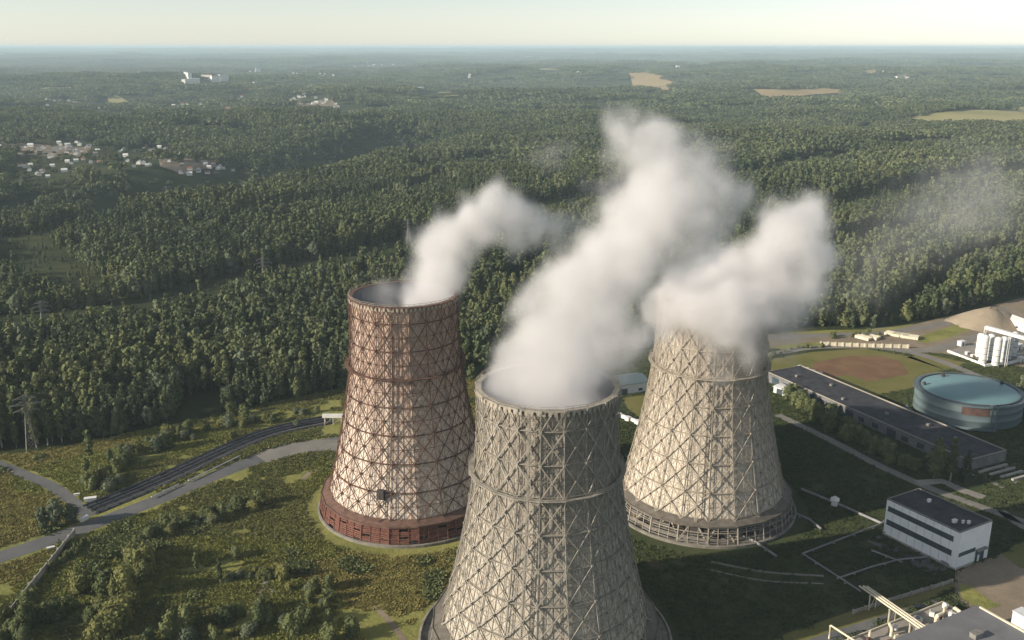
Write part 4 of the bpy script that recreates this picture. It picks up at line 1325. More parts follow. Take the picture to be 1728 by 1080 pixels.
mb.build('panel_joint', M['grey_steel'], wb)
mb = MB(); wall_strip(mb, q[1] + sd * 1.0, q[1] + sd * 9.6, sn, 4.4, 5.9, 0.03); mb.build('window_band', M['glass'], wb)
mb = MB(); wall_strip(mb, q[1] + sd * 9.9, q[1] + sd * 14.6, sn, 0.0, 4.6, 0.04); gt = mb.build('gateway', M['glass'], wb)
mb = MB(); wall_strip(mb, q[1] + sd * 11.2, q[1] + sd * 12.2, sn, 0.0, 2.4, 0.12); mb.build('door_leaf', M['white'], gt)
mb = MB(); wall_strip(mb, q[1] + sd * 9.5, q[1] + sd * 15.0, sn, 4.6, 4.9, 1.4); mb.build('canopy', M['grey_steel'], wb)
mb = MB(); mb.prism([(p.x, p.y) for p in q], 13.603, 13.7); rf = mb.build('roof', M['bitumen'], wb)
mb = MB()
for a, b, n in ((q[0], q[1], fnr), (q[1], q[2], sn), (q[2], q[3], -fnr), (q[3], q[0], -sn)):
    wall_strip(mb, a, b, -n, 13.71, 14.15, 0.3)
mb.build('parapet', M['grey_steel'], rf)
for s, t, d in ((.30, .80, 1.5), (.42, .86, .8), (.5, .9, 1.0), (.65, .3, 1.2)):
    p = q[0] + (q[1] - q[0]) * t + (q[2] - q[1]) * s
    mb = MB(); mb.box((p.x, p.y, 13.7), (d, d * .7, .9), .5); mb.box((p.x, p.y, 14.6), (d * 1.2, d * .9, .12), .5)
    mb.build('roof_vent', M['white'], rf)
mb = MB(); wall_strip(mb, q[0], q[1], fnr, 0, 0.7, 0.4); wall_strip(mb, q[1] - sd * 0, q[1] + sd * 9.4, sn, 0, .7, .4); mb.build('plinth', M['concrete'], wb)
mb = MB(); mb.tube([q[1] + fnr * .5 + fd * .6 + Vector((0, 0, z)) for z in (0, 14)], .12); mb.build('downpipe', M['white'], wb)
sheet('pavement', [tuple((p + o0)[:2]) for p in (q[0] + fnr * 9, q[1] + fnr * 9, q[1] + fnr * .5, q[0] + fnr * .5)], 0.1, M['asphalt'])

# blue storage tank
tc = Vector((216.6, 422.7, 0)); TR, TH = 23.6, 11.0
tk = empty('storage_tank', tc, 'wide round blue-green storage tank with a shallow domed roof', 'tank')
mb = MB(); mb.lathe([(TR, -.3), (TR, 3.6), (TR + .05, 3.65), (TR, 3.7), (TR, 7.2), (TR + .05, 7.25), (TR, 7.3), (TR, TH)], 72); mb.build('wall', M['tank_blue'], tk, True)
mb = MB(); mb.lathe([(TR - 1.9, TH + .12), (TR * .8, TH + .7), (TR * .5, TH + 1.3), (TR * .2, TH + 1.6), (.05, TH + 1.65)], 72); mb.build('roof', M['tank_roof'], tk, True)
mb = MB(); mb.lathe([(TR + .9, TH - .35), (TR + .9, TH), (TR - 2.0, TH + .02), (TR - 2.0, TH - .2)], 72); rw = mb.build('rim_walkway', M['tank_blue'], tk)
mb = MB()
mb.lathe([(TR - 1.9, TH + .05), (TR - 1.9, TH + .55), (TR - 1.3, TH + .55), (TR - 1.3, TH + .05)], 72)
for i in range(36):
    a = 2 * math.pi * i / 36
    p = Vector(((TR + .8) * math.cos(a), (TR + .8) * math.sin(a), TH)); mb.bar(p, p + Vector((0, 0, 1.1)), .08)
    b = 2 * math.pi * (i + 1) / 36; p2 = Vector(((TR + .8) * math.cos(b), (TR + .8) * math.sin(b), TH))
    mb.bar(p + Vector((0, 0, 1.1)), p2 + Vector((0, 0, 1.1)), .08)
mb.build('railing', M['dark_pipe'], rw)
for (a, r, s) in ((1.9, 17, 1.0), (2.9, 20, .8), (.3, 19, .8)):
    mb = MB(); mb.lathe([(s, TH + .8), (s, TH + 2.0), (.05, TH + 2.1)], 10, (r * math.cos(a), r * math.sin(a))); mb.build('roof_hatch', M['dark_steel'], tk)
def arc(r, a0, a1, z, n=14):
    return [Vector((r * math.cos(a0 + (a1 - a0) * i / n), r * math.sin(a0 + (a1 - a0) * i / n), z)) for i in range(n + 1)]
mb = MB()
b0 = arc(TR + .06, -2.12, -1.62, 6.5); t0 = arc(TR + .06, -2.12, -1.62, 10.2)
for i in range(14): mb.poly([b0[i], b0[i + 1], t0[i + 1], t0[i]])
mb.build('rust_patch', M['tank_rust'], tk)
for dr, off in ((0, 0), (1.6, .05)):
    A = -1.60 + off
    pts = [Vector((math.cos(A) * (TR - 1), math.sin(A) * (TR - 1), TH + 1)), Vector((math.cos(A) * (TR + 1.5 + dr), math.sin(A) * (TR + 1.5 + dr), TH + .8)), Vector((math.cos(A) * (TR + 1.7 + dr), math.sin(A) * (TR + 1.7 + dr), 1.2))] + arc(TR + 2.2 + dr, A, A - .75, 1.2) + arc(TR + 3.5 + dr, A - .8, A - 1.7, 1.2)
    mb = MB(); mb.tube(pts, .38, 8); mb.build('feed_pipe', M['tank_blue'], tk)

# long low building with a dark roof
c = Vector((153, 475, 0)); u = Vector((.44, -.898, 0)); v = Vector((-.898, -.44, 0))
lb = empty('long_shed', c, 'long low building with a flat dark roof, left of the blue tank', 'building')
L, B, H = 122, 23, 4.6
P = [Vector((0, 0, 0)), v * B, v * B + u * L, u * L]
mb = MB(); mb.prism([(p.x, p.y) for p in P], -.3, H); mb.build('wall', M['dark_wall'], lb)
mb = MB(); mb.prism([(p.x, p.y) for p in P], H + .003, H + .2); rf = mb.build('roof', M['bitumen'], lb)
mb = MB()
for i in range(4):
    a, b = P[i], P[(i + 1) % 4]
    n = ((a + b) / 2 - (u * L / 2 + v * B / 2)).normalized()
    n = max((v, -v, u, -u), key=lambda w: w.dot(n))
    wall_strip(mb, a, b, -n, H + .2, H + .75, .35)
mb.build('parapet', M['old_concrete'], rf)
for i in range(14):
    p = v * (B + 0) + u * (4 + i * 8.4)
    mb = MB(); wall_strip(mb, p, p + u * (3.6 if i % 3 else 5.2), v, 1.1 if i % 3 else 0, 3.3 if i % 3 else 3.8, .03)
    mb.build('window' if i % 3 else 'gate', M['glass'], lb)
for s in (12, 30, 47, 70, 88, 104):
    p = u * s + v * (7 + (s * 7) % 11)
    mb = MB(); mb.box((p.x, p.y, H + .2), (1.4, 1.4, 1.0), .46); mb.build('roof_vent', M['grey_steel'], rf)
e = c + u * (L + .5)
sheet('concrete_apron', [tuple((e + w)[:2]) for w in (v * -2, v * 24, v * 24 + u * 16, v * -2 + u * 16)], .07, M['path'])
for i in range(4):
    p = e + u * (2 + i * 3.6) + v * 3
    mb = MB(); wall_strip(mb, Vector((0, 0, 0)), v * (17 - i * 2), u, 0, .9, 1.1)
    o = mb.build('concrete_bunker_wall', M['concrete'], None); o.location = (p.x, p.y, .05)
    tag(o, f'low concrete bunker wall {("nearest the long roof", "second out from the long roof", "third out from the long roof", "farthest out from the long roof")[i]}', 'wall', 'bunker walls')

# silos by the far yard
SIL = None
for i, (px, py, h, lab) in enumerate(((1651, 603, 13.0, 'white silo at the left end of the back row'), (1657, 614, 15.5, 'white silo at the near left corner of the group'), (1668, 609, 14.5, 'grey silo between the two white front silos'), (1679, 618, 15.5, 'white front silo with the yard kerb at its foot'),
                               (1690, 612, 14.0, 'grey silo just behind the front white one'), (1699, 607, 14.5, 'greyish silo in the middle right of the group'), (1708, 602, 13.5, 'grey silo at the right end of the back row'))):
    p = gp(px, py, flat=True)
    t = empty('silo', p, lab, 'silo', 'silos in the far yard')
    mb = MB(); mb.lathe([(2.0, 0.8), (2.0, h), (1.3, h + .9), (.05, h + 1.2)], 18); mb.build('body', M['white'] if i in (0, 1, 3) else M['grey_panel'], t, False)
    mb = MB()
    for z in (2.5, 6, 9.5): mb.lathe([(2.0, z), (2.09, z), (2.09, z + .25), (2.0, z + .25)], 18)
    mb.build('hoop', M['grey_steel'], t)
    mb = MB()
    for k in range(4):
        a = k * 1.5708 + .6; mb.bar((1.8 * math.cos(a), 1.8 * math.sin(a), 0), (1.8 * math.cos(a), 1.8 * math.sin(a), .85), .4)
    mb.build('foot_ring', M['concrete'], t)
    mb = MB(); mb.tube([(2.2, 0, 0), (2.2, 0, h + .6), (.3, 0, h + 1.4)], .12, 6); mb.build('fill_pipe', M['grey_steel'], t)
a, b = gp(1656, 606, flat=True), gp(1740, 632, flat=True)
gt = empty('conveyor_bridge', a, 'white covered conveyor bridge over the silo tops', 'conveyor')
d = b - a; d = Vector((d.x, d.y, 0)); n = Vector((-d.y, d.x, 0)).normalized()
mb = MB(); mb.bar(Vector((0, 0, 18.5)), d + Vector((0, 0, 18.5)), 2.2, 1.8); mb.build('gallery_box', M['white'], gt)
for s in (.0, .5, 1.0):
    mb = MB()
    for w in (-1, 1): mb.bar(d * s + n * w * .9, d * s + n * w * .9 + Vector((0, 0, 17.6)), .3)
    for z in (4, 8, 12): mb.bar(d * s - n * .9 + Vector((0, 0, z)), d * s + n * .9 + Vector((0, 0, z + 3)), .18)
    mb.build('trestle', M['white'], gt)
K = gpoly([(1598, 594), (1662, 619), (1700, 616), (1735, 606)], True)
mb = MB()
for (ax, ay), (bx, by) in zip(K[:-1], K[1:]):
    dd = Vector((bx - ax, by - ay, 0)); nn = Vector((-dd.y, dd.x, 0)).normalized()
    wall_strip(mb, Vector((ax, ay, 0)), Vector((bx, by, 0)), nn, 0, 1.3, 1.0)
o = mb.build('kerb_wall', M['white']); tag(o, 'bright white low wall bent round the silo yard', 'wall')
sheet('silo_yard', gpoly([(1602, 592), (1662, 616), (1700, 613), (1740, 604), (1740, 575), (1660, 572)], True), .13, M['old_concrete'])
for px, py, s, lab in ((1622, 583, 2.6, 'small white cabin beside the far yard road'), (1632, 598, 1.5, 'small pale container just inside the kerb wall'), (1641, 602, 1.3, 'little white box next to the leftmost silo'), (1716, 590, 3.2, 'white plant cabin behind the right end of the silos'), (1722, 610, 2.4, 'pale equipment shed at the kerb by the conveyor bridge')):
    p = gp(px, py, flat=True)
    t = empty('cabin', p, lab, 'cabin', 'cabins of the silo yard', .5)
    mb = MB(); mb.box((0, 0, 0), (s * 1.5, s, s)); mb.build('wall', M['white'], t)
    mb = MB(); mb.box((0, 0, s + .003), (s * 1.65, s * 1.12, s * .12)); mb.build('roof', M['white'], t)
    mb = MB(); mb.box((0, -s / 2 - .02, .05), (s * .35, .06, s * .7)); mb.build('door', M['dark_steel'], t)

# sand heap, far shed, stacks, walls
p = gp(1668, 547, flat=True)
r = np.random.default_rng(5)
mb = MB()
rings = [(21, -.2), (17, 2.2), (12, 5.2), (7, 8.2), (3, 10.0), (.3, 10.6)]
nn = 28
for R_, z in rings:
    for i in range(nn):
        a = 2 * math.pi * i / nn
        k = 1 + .12 * math.sin(a * 3 + 1) + .06 * r.normal()
        mb.v.append((R_ * 1.25 * k * math.cos(a), R_ * .8 * k * math.sin(a), z * (1 + .05 * r.normal())))
for i in range(len(rings) - 1):
    for j in range(nn):
        mb.f.append((i * nn + j, i * nn + (j + 1) % nn, (i + 1) * nn + (j + 1) % nn, (i + 1) * nn + j)); mb.m.append(0)
o = mb.build('sand_heap', M['sand'], None, True); o.location = p; tag(o, 'big pale heap of sand at the forest edge', 'sand heap')
def shed(name, a, b, depth, h, label, wall, roof, gable=True):
    """a: left front foot, b: right front foot, depth away from the camera"""
    t = empty(name, a, label, 'building')
    d = b - a; L = Vector((d.x, d.y, 0)).length; t.rotation_euler = (0, 0, math.atan2(d.y, d.x))
    mb = MB(); mb.box((L / 2, depth / 2, -.3), (L, depth, h + .3)); mb.build('wall', wall, t)
    mb = MB()
    rise = depth * .16 if gable else .25
    for y0, y1, z0, z1 in ((-.4, depth / 2, h + .01, h + rise), (depth / 2, depth + .4, h + rise, h + .01)):
        mb.poly([(-.4, y0, z0), (L + .4, y0, z0), (L + .4, y1, z1), (-.4, y1, z1)]); mb.poly([(-.4, y1, z1 + .2), (-.4, y0, z0 + .2), (L + .4, y0, z0 + .2), (L + .4, y1, z1 + .2)][::-1])
    mb.poly([(-.4, -.4, h + .01), (L + .4, -.4, h + .01), (L + .4, -.4, h + .21), (-.4, -.4, h + .21)])
    for xx in (-.05, L + .05): mb.poly([(xx, 0, h), (xx, depth, h), (xx, depth / 2, h + rise)])
    mb.build('roof', roof, t)
    for i in range(max(2, int(L / 7))):
        mb = MB(); mb.box((L * (i + .5) / max(2, int(L / 7)), -.02, 1.0 if i % 3 else 0.05), (2.2 if i % 3 else 3.4, .06, 1.3 if i % 3 else 3.0)); mb.build('window' if i % 3 else 'gate', M['glass'], t)
    return t
shed('long_shed', gp(1694, 548, flat=True), gp(1800, 590, flat=True), 9, 5, 'white long shed beside the sand heap', M['white'], M['white'])
shed('warehouse', gp(1040, 668, flat=True), gp(1094, 660, flat=True), 14, 5, 'low blue-grey roofed warehouse seen between two towers', M['grey_panel'], M['tank_blue'])
shed('garage', gp(1305, 663, flat=True), gp(1345, 676, flat=True), 6, 3.4, 'small white garage at the foot of the long dark roof', M['white'], M['white'], False)
def low_wall(name, pix, h, th, mat, label):
    P = [gp(a, b, flat=True) for a, b in pix]
    o_ = P[0]
    mb = MB()
    for a, b in zip(P[:-1], P[1:]):
        dd = b - a; nn = Vector((-dd.y, dd.x, 0)).normalized()
        wall_strip(mb, a - o_, b - o_, nn, -.2, h, th)
        mb2 = int(dd.length / 4)
        for i in range(mb2 + 1):
            c_ = a - o_ + dd * (i / max(1, mb2)); mb.box((c_.x, c_.y, -.2), (th * 2.2, th * 2.2, h + .45), math.atan2(dd.y, dd.x))
    o = mb.build(name, mat); o.location = o_
    return tag(o, label, 'wall')
low_wall('concrete_wall', [(1385, 583), (1460, 586), (1532, 588)], 2.2, .4, M['cream_paint'], 'long pale concrete wall beyond the brown soil field')
low_wall('boundary_wall', [(126, 903), (80, 960), (30, 1022), (-20, 1085)], 2.4, .3, M['concrete'], 'thin concrete boundary wall running down from the road')
low_wall('retaining_wall', [(1350, 622), (1384, 634)], 1.6, .8, M['white'], 'short bright white wall at the far end of the long dark roof')
low_wall('retaining_wall', [(1044, 704), (1076, 716)], 1.8, 1.0, M['white'], 'bright white wall end showing beside the cream tower')
low_wall('yard_wall', [(1440, 1036), (1520, 1010), (1606, 984)], 1.2, .3, M['concrete'], 'low concrete wall along the shaded lawn, by the pipe bridge')
for i, (px, py, lab) in enumerate(((1458, 572, 'stack of pale beams at the left of the far yard'), (1470, 571, 'second beam stack, touching the left one in the far yard'), (1507, 566, 'beam stack at the left of the group of three'), (1520, 568, 'middle beam stack of the group of three'), (1536, 571, 'beam stack nearest the pale wall end'))):
    p = gp(px, py, flat=True)
    t = empty('beam_stack', p, lab, 'beam stack', 'stacks of beams in the far yard', -.9 + .1 * i)
    for k in range(4):
        mb = MB(); mb.box((0, -2.4 + 1.6 * k, .3), (9, .9, 1.6)); mb.build('beam', M['cream_paint'], t)
    mb = MB()
    for s in (-3, 3): mb.box((s, 0, 0), (.4, 6, .3))
    mb.build('bearer', M['dark_steel'], t)

# pipelines
def pipeline(name, P, r, z, label, mat, group=None, gap=9.0, rack=True, cat='pipeline', sup='concrete'):
    o_ = Vector((P[0][0], P[0][1], 0))
    t = empty(name, o_, label, cat, group)
    pts = [Vector((p[0], p[1], z)) - o_ for p in P]
    mb = MB(); mb.tube(pts, r, 10); mb.build('pipe', mat, t)
    if rack:
        mb = MB(); acc = 0
        for a, b in zip(pts[:-1], pts[1:]):
            L = (b - a).length
            n = max(1, int(L / gap))
            for i in range(n):
                c_ = a.lerp(b, (i + .5) / n)
                mb.box((c_.x, c_.y, 0), (.5, r * 2.2, z - r + .02), math.atan2((b - a).y, (b - a).x))
        mb.build('support', M[sup], t)
    return t
PB = gpoly(curve_pts([(150, 862), (270, 812), (400, 752), (470, 727), (560, 708)]), True)
def offset(P, d):
    out = []
    for i, p in enumerate(P):
        a, b = P[max(i - 1, 0)], P[min(i + 1, len(P) - 1)]
        t = Vector((b[0] - a[0], b[1] - a[1])).normalized()
        out.append((p[0] - t.y * d, p[1] + t.x * d))
    return out
for d, r, z, mt, lab in ((3.9, .4, .8, 'dark_pipe', 'dark lagged pipeline on the forest side of the pipe bed'), (1.2, .42, .75, 'dark_pipe', 'dark pipeline in the middle of the pipe bed'), (-1.3, .42, .75, 'dark_pipe', 'dark pipeline next to the road-side kerb of the bed'), (-4.0, .3, .7, 'pipe_lag', 'thin pale pipeline nearest to the road')):
    pipeline('pipeline', offset(PB, d), r, z, lab, M[mt], 'pipelines beside the road', 13, True, 'pipeline', 'dark_steel')
for P, r, z, lab in (([(1490, 886), (1354, 938), (1452, 1002)], .32, .9, 'thin pipeline bent at a corner on the shaded lawn'), ([(1352, 828), (1420, 856), (1488, 886)], .5, .7, 'straight pipeline from the cream tower to the white block'),
                     ([(1412, 980), (1470, 960), (1515, 948), (1565, 943)], .3, .8, 'low pipeline along the pipe trench by the white block'), ([(1470, 932), (1522, 952)], .3, .8, 'short pipe run at the trench corner near the white block'),
                     ([(1238, 898), (1275, 918), (1310, 942)], .45, .8, 'thick pipe slanting over lawn below the cream tower'), ([(1334, 866), (1366, 880), (1386, 896)], .4, .8, 'short thick pipe at the right foot of the cream tower'), ([(1262, 896), (1322, 880)], .3, .8, 'thin cross pipe at the front foot of the cream tower'),
                     ([(1488, 900), (1560, 930), (1600, 958)], .35, 1.0, 'pipeline close along the long front of the white block'),
                     ([(1490, 884), (1500, 876), (1514, 884)], .3, .9, 'short hooked pipe end at the left corner of the white block')):
    pipeline('pipeline', gpoly(P, True), r, z, lab, M['pipe_lag'], 'pipelines over the shaded lawn')
p = gp(1408, 852, flat=True)
t = empty('pump_hut', p, 'tiny bright white hut with pointed roof on the lawn pipeline', 'hut', None, -.4)
mb = MB(); mb.box((0, 0, 0), (2.2, 3.0, 2.2)); mb.build('wall', M['white'], t)
mb = MB(); mb.lathe([(2.3, 2.203), (.05, 3.8)], 4, (0, 0), 0, .785); mb.build('roof', M['white'], t)

# elevated pipe bridge by the plant hall
a, b = gp(1456, 992, 5, True), gp(1562, 1066, 5, True)
pb = empty('pipe_bridge', (a.x, a.y, 0), 'three cream pipes carried high over the grass verge to the hall', 'pipe bridge')
d = Vector((b.x - a.x, b.y - a.y, 0)); n = Vector((-d.y, d.x, 0)).normalized()
for w, r in ((-1.0, .28), (0.1, .34), (1.1, .26)):
    mb = MB(); mb.tube([n * w + Vector((0, 0, 5.6)) + d * .02 * w, d * 1.03 + n * w + Vector((0, 0, 5.6))], r, 8); mb.build('pipe', M['cream_paint'], pb)
for s in (.18, .5, .82):
    mb = MB()
    for w in (-1.3, 1.4): mb.bar(d * s + n * w, d * s + n * w + Vector((0, 0, 5.3)), .3)
    mb.bar(d * s - n * 1.6 + Vector((0, 0, 5.15)), d * s + n * 1.7 + Vector((0, 0, 5.15)), .3)
    mb.bar(d * s - n * 1.3, d * s + n * 1.4 + Vector((0, 0, 5.0)), .14)
    mb.build('trestle', M['cream_paint'], pb)
a = gp(1399, 1078, flat=True); b = gp(1450, 1112, flat=True)
pg = empty('pipe_portal', a, 'yellowish square pipe loop standing at the yard edge', 'pipe')
d = Vector((b.x - a.x, b.y - a.y, 0))
mb = MB(); mb.tube([Vector((0, 0, 0)), Vector((0, 0, 4.4)), Vector((0, 0, 4.6)) + d * .02, d + Vector((0, 0, 4.6))], .3, 8); mb.build('pipe', M['cream_paint'], pg)
mb = MB(); mb.box((d.x * .6, d.y * .6, 0), (.4, .4, 4.3)); mb.build('support', M['cream_paint'], pg)

# plant hall at the near corner, with a lower annexe carrying machinery
HH = 7.0
C0 = gp(1648, 1024, HH, True); C0.z = 0
u1 = gp(1500, 1085, HH, True); u1 = Vector((u1.x - C0.x, u1.y - C0.y, 0)).normalized(); u2 = Vector((-u1.y, u1.x, 0))
h = empty('plant_hall', C0, 'grey flat-roofed plant hall at the near edge, beside the machinery yard', 'building')
def quad(o_, a, la, b, lb): return [o_, o_ + a * la, o_ + a * la + b * lb, o_ + b * lb]
def prism_of(mb, pts, z0, z1):
    ar = sum(pts[i].x * pts[(i + 1) % 4].y - pts[(i + 1) % 4].x * pts[i].y for i in range(4))
    pts = pts if ar > 0 else pts[::-1]
    mb.prism([(p.x, p.y) for p in pts], z0, z1)
Z0 = Vector((0, 0, 0))
mb = MB(); prism_of(mb, quad(Z0, u1, 70, u2, 60), -.3, HH); mb.build('wall', M['grey_panel'], h)
mb = MB(); prism_of(mb, quad(Z0 - u1 * .3 - u2 * .3, u1, 70.6, u2, 60.6), HH + .003, HH + .35); rf = mb.build('roof', M['grey_roof'], h)
mb = MB(); prism_of(mb, quad(u2 * 1.0 - u1 * .3, u1, 0.6, u2, 58), HH + .353, HH + .75); mb.build('parapet', M['cream_paint'], rf)
for s, w in ((14, 10), (30, 12), (48, 9)):
    mb = MB(); pp = u1 * s + u2 * w; mb.box((pp.x, pp.y, HH + .35), (3, 2, 1.4), .49); mb.box((pp.x, pp.y, HH + 1.753), (3.3, 2.3, .15), .49); mb.build('roof_vent', M['grey_steel'], rf)
mb = MB()
for i in range(12):
    pp = u1 * (2 + i * 5.5) ; wall_strip(mb, pp, pp + u1 * 3.4, -u2, 4.2, 5.8, .04)
mb.build('window', M['glass'], h)
h2 = empty('plant_hall', C0 - u1 * 1.2 + u2 * 9.5, 'second grey roof beyond the pale parapet, farthest into the near corner', 'building')
mb = MB(); prism_of(mb, quad(Z0, -u1, 32, u2, 50), -.3, HH - 1.5); mb.build('wall', M['grey_panel'], h2)
mb = MB(); prism_of(mb, quad(-u2 * .3, -u1, 32.3, u2, 50), HH - 1.497, HH - 1.2); rf2 = mb.build('roof', M['grey_roof'], h2)
mb = MB(); pp = -u1 * 1.6 + u2 * 3; mb.box((pp.x, pp.y, HH - 1.2), (4, 4, 5.5), .49); mb.box((pp.x, pp.y, HH + 4.303), (4.3, 4.3, .2), .49); mb.build('stair_head', M['grey_panel'], rf2)
ann = empty('annexe', C0 - u2 * .4, 'low pale-roofed annexe crowded with machinery along the hall', 'building')
mb = MB(); prism_of(mb, quad(Z0, u1, 46, -u2, 10.5), -.3, 2.0); mb.build('wall', M['grey_panel'], ann)
mb = MB(); prism_of(mb, quad(Z0, u1, 46.2, -u2, 10.7), 2.003, 2.2); rfa = mb.build('roof', M['old_concrete'], ann)
mb = MB()
prism_of(mb, quad(-u2 * 10.4, u1, 46.2, -u2, .3), 2.203, 2.8); prism_of(mb, quad(Z0, -u1 * -1, .3, -u2, 10.3), 2.203, 2.8)
mb.build('parapet', M['cream_paint'], rfa)
sheet('plant_yard', [tuple((C0 + w)[:2]) for w in (-u2 * 11 - u1 * 2, -u2 * 11 + u1 * 64, -u2 * 20 + u1 * 64, -u2 * 16 - u1 * 2)], .08, M['asphalt'])
AB = C0 - u2 * .4
def on_annexe(s, w): return AB + u1 * s - u2 * w * 1.25 + Vector((0, 0, 2.2))
def machine(kind, p, sc, rz, lab):
    t = empty(kind, p, lab, kind.replace('_', ' '), None, rz, sc)
    if kind == 'ventilation_unit':
        mb = MB(); mb.box((0, 0, .3), (2.4, 1.6, 1.5)); mb.build('casing', M['white'], t)
        mb = MB(); mb.lathe([(.6, 1.803), (.6, 2.1), (.45, 2.1), (.45, 1.9)], 14); mb.build('fan_ring', M['grey_steel'], t)
        mb = MB(); mb.box((-.9, 0, 0), (.2, 1.5, .3)); mb.box((.9, 0, 0), (.2, 1.5, .3)); mb.build('foot', M['dark_steel'], t)
    elif kind == 'small_tank':
        mb = MB(); mb.lathe([(.05, .4), (.9, .5), (1.0, .8), (1.0, 2.2), (.8, 2.6), (.05, 2.75)], 16); mb.build('body', M['white'], t, True)
        mb = MB(); [mb.bar((.7 * math.cos(a), .7 * math.sin(a), 0), (.7 * math.cos(a), .7 * math.sin(a), .6), .15) for a in (0.5, 2.1, 3.6, 5.2)]; mb.build('leg', M['grey_steel'], t)
    elif kind == 'pump_set':
        mb = MB(); mb.box((0, 0, 0), (2.6, 1.0, .3)); mb.build('bed_plate', M['concrete'], t)
        mb = MB(); mb.tube([(-1.1, 0, .8), (.2, 0, .8)], .45, 10); mb.build('motor', M['rust_red'], t)
        mb = MB(); mb.tube([(.2, 0, .8), (.9, 0, .8), (.9, 0, 2.0), (1.8, 0, 2.0)], .28, 8); mb.build('pipe', M['cream_paint'], t)
    elif kind == 'duct_elbow':
        mb = MB(); mb.tube([(0, 0, 0), (0, 0, 2.2), (.3, 0, 2.7), (2.4, 0, 2.8)], .55, 10); mb.build('duct', M['cream_paint'], t)
        mb = MB(); mb.box((1.8, 0, 0), (.25, .9, 2.25)); mb.build('support', M['rust_steel'], t)
for kind, s, w, sc, rz, lab in (('ventilation_unit', 4, 3, 1.1, .5, 'white ventilation unit nearest the pale parapet corner'), ('ventilation_unit', 9, 6, .9, 1.1, 'white ventilation unit out by the annexe edge'), ('small_tank', 2.5, 6.4, .8, 0, 'small white tank at the annexe corner below the white block'), ('small_tank', 25, 6, .8, 0, 'small round white tank by the landing of the pipe bridge'),
                                ('pump_set', 6.5, 4.5, 1.1, .9, 'red pump set between the two ventilation units'), ('pump_set', 31, 3, 1.2, .3, 'red pump set farther along the annexe past the pipe bridge'), ('pump_set', 36, 6, 1.2, 1.0, 'red pump set near the yellowish pipe loop'), ('duct_elbow', 12, 3, 1.1, .5, 'cream bent duct in the middle of the annexe roof'), ('duct_elbow', 3.5, 1.5, 1.0, 2.0, 'cream bent duct against the hall wall at the parapet'),
                                ('ventilation_unit', 16, 5.5, 1.0, .5, 'white ventilation unit just before the pipe bridge'), ('pump_set', 40, 3, 1.2, .6, 'red pump set at the far low end of the annexe'), ('duct_elbow', 28, 5, .9, 1.5, 'cream bent duct beside the small round tank'), ('ventilation_unit', 20, 2.6, .8, .9, 'small white ventilation unit against the hall behind the bridge')):
    machine(kind, on_annexe(s, w), sc, rz, lab)

# roadside things
a, b = gp(545, 716, flat=True), gp(580, 716, flat=True)
t = empty('pipe_bridge', a, 'white duct on lattice legs at the left foot of the brown tower', 'pipe bridge')
d = b - a
mb = MB(); mb.bar(Vector((0, 0, 4.2)), d + Vector((0, 0, 4.2)), 1.7, 1.5); mb.build('duct', M['white'], t)
mb = MB()
for s in (.1, .5, .9):
    for w in (-.8, .8):
        mb.bar(d * s + Vector((0, w, 0)), d * s + Vector((0, w * .6, 3.5)), .2)
    mb.bar(d * s + Vector((0, -.8, .2)), d * s + Vector((0, .6, 3.4)), .14)
    if s < .9: mb.bar(d * s, d * (s + .4) + Vector((0, 0, 3.4)), .14)
mb.build('lattice_leg', M['cream_paint'], t)
for P, lab in (([(256, 842), (302, 820)], 'short pale guard rail at the near side of the pipe bed'), ([(318, 814), (362, 793), (405, 772)], 'longer pale guard rail farther up the road')):
    P = [gp(a, b, flat=True) for a, b in P]
    t = empty('guard_rail', P[0], lab, 'guard rail', 'guard rails along the road')
    mb = MB(); mb.tube([p - P[0] + Vector((0, 0, .85)) for p in P], .3, 4); mb.build('beam', M['white'], t)
    L = P[-1] - P[0]
    mb = MB(); [mb.box((L.x * i / 6, L.y * i / 6, 0), (.2, .2, .8)) for i in range(7)]; mb.build('post', M['grey_steel'], t)
for px, py, sc, rz, lab in ((153, 846, 1.0, .3, 'white valve cabin at the upper end of the pipe bed'), (142, 878, .8, 1.0, 'white valve cabin at the road edge beside the roadside clump'), (130, 836, .5, .3, 'little white box behind the roadside clump of trees'), (86, 927, .6, .5, 'low pale box at the lower road edge near the boundary wall')):
    t = empty('valve_cabin', gp(px, py, flat=True), lab, 'cabin', 'cabins at the road', rz, sc)
    mb = MB(); mb.box((0, 0, 0), (4.2, 1.6, 1.5)); mb.build('wall', M['white'], t)
    mb = MB(); mb.box((0, 0, 1.503), (4.5, 1.9, .15)); mb.build('roof', M['white'], t)
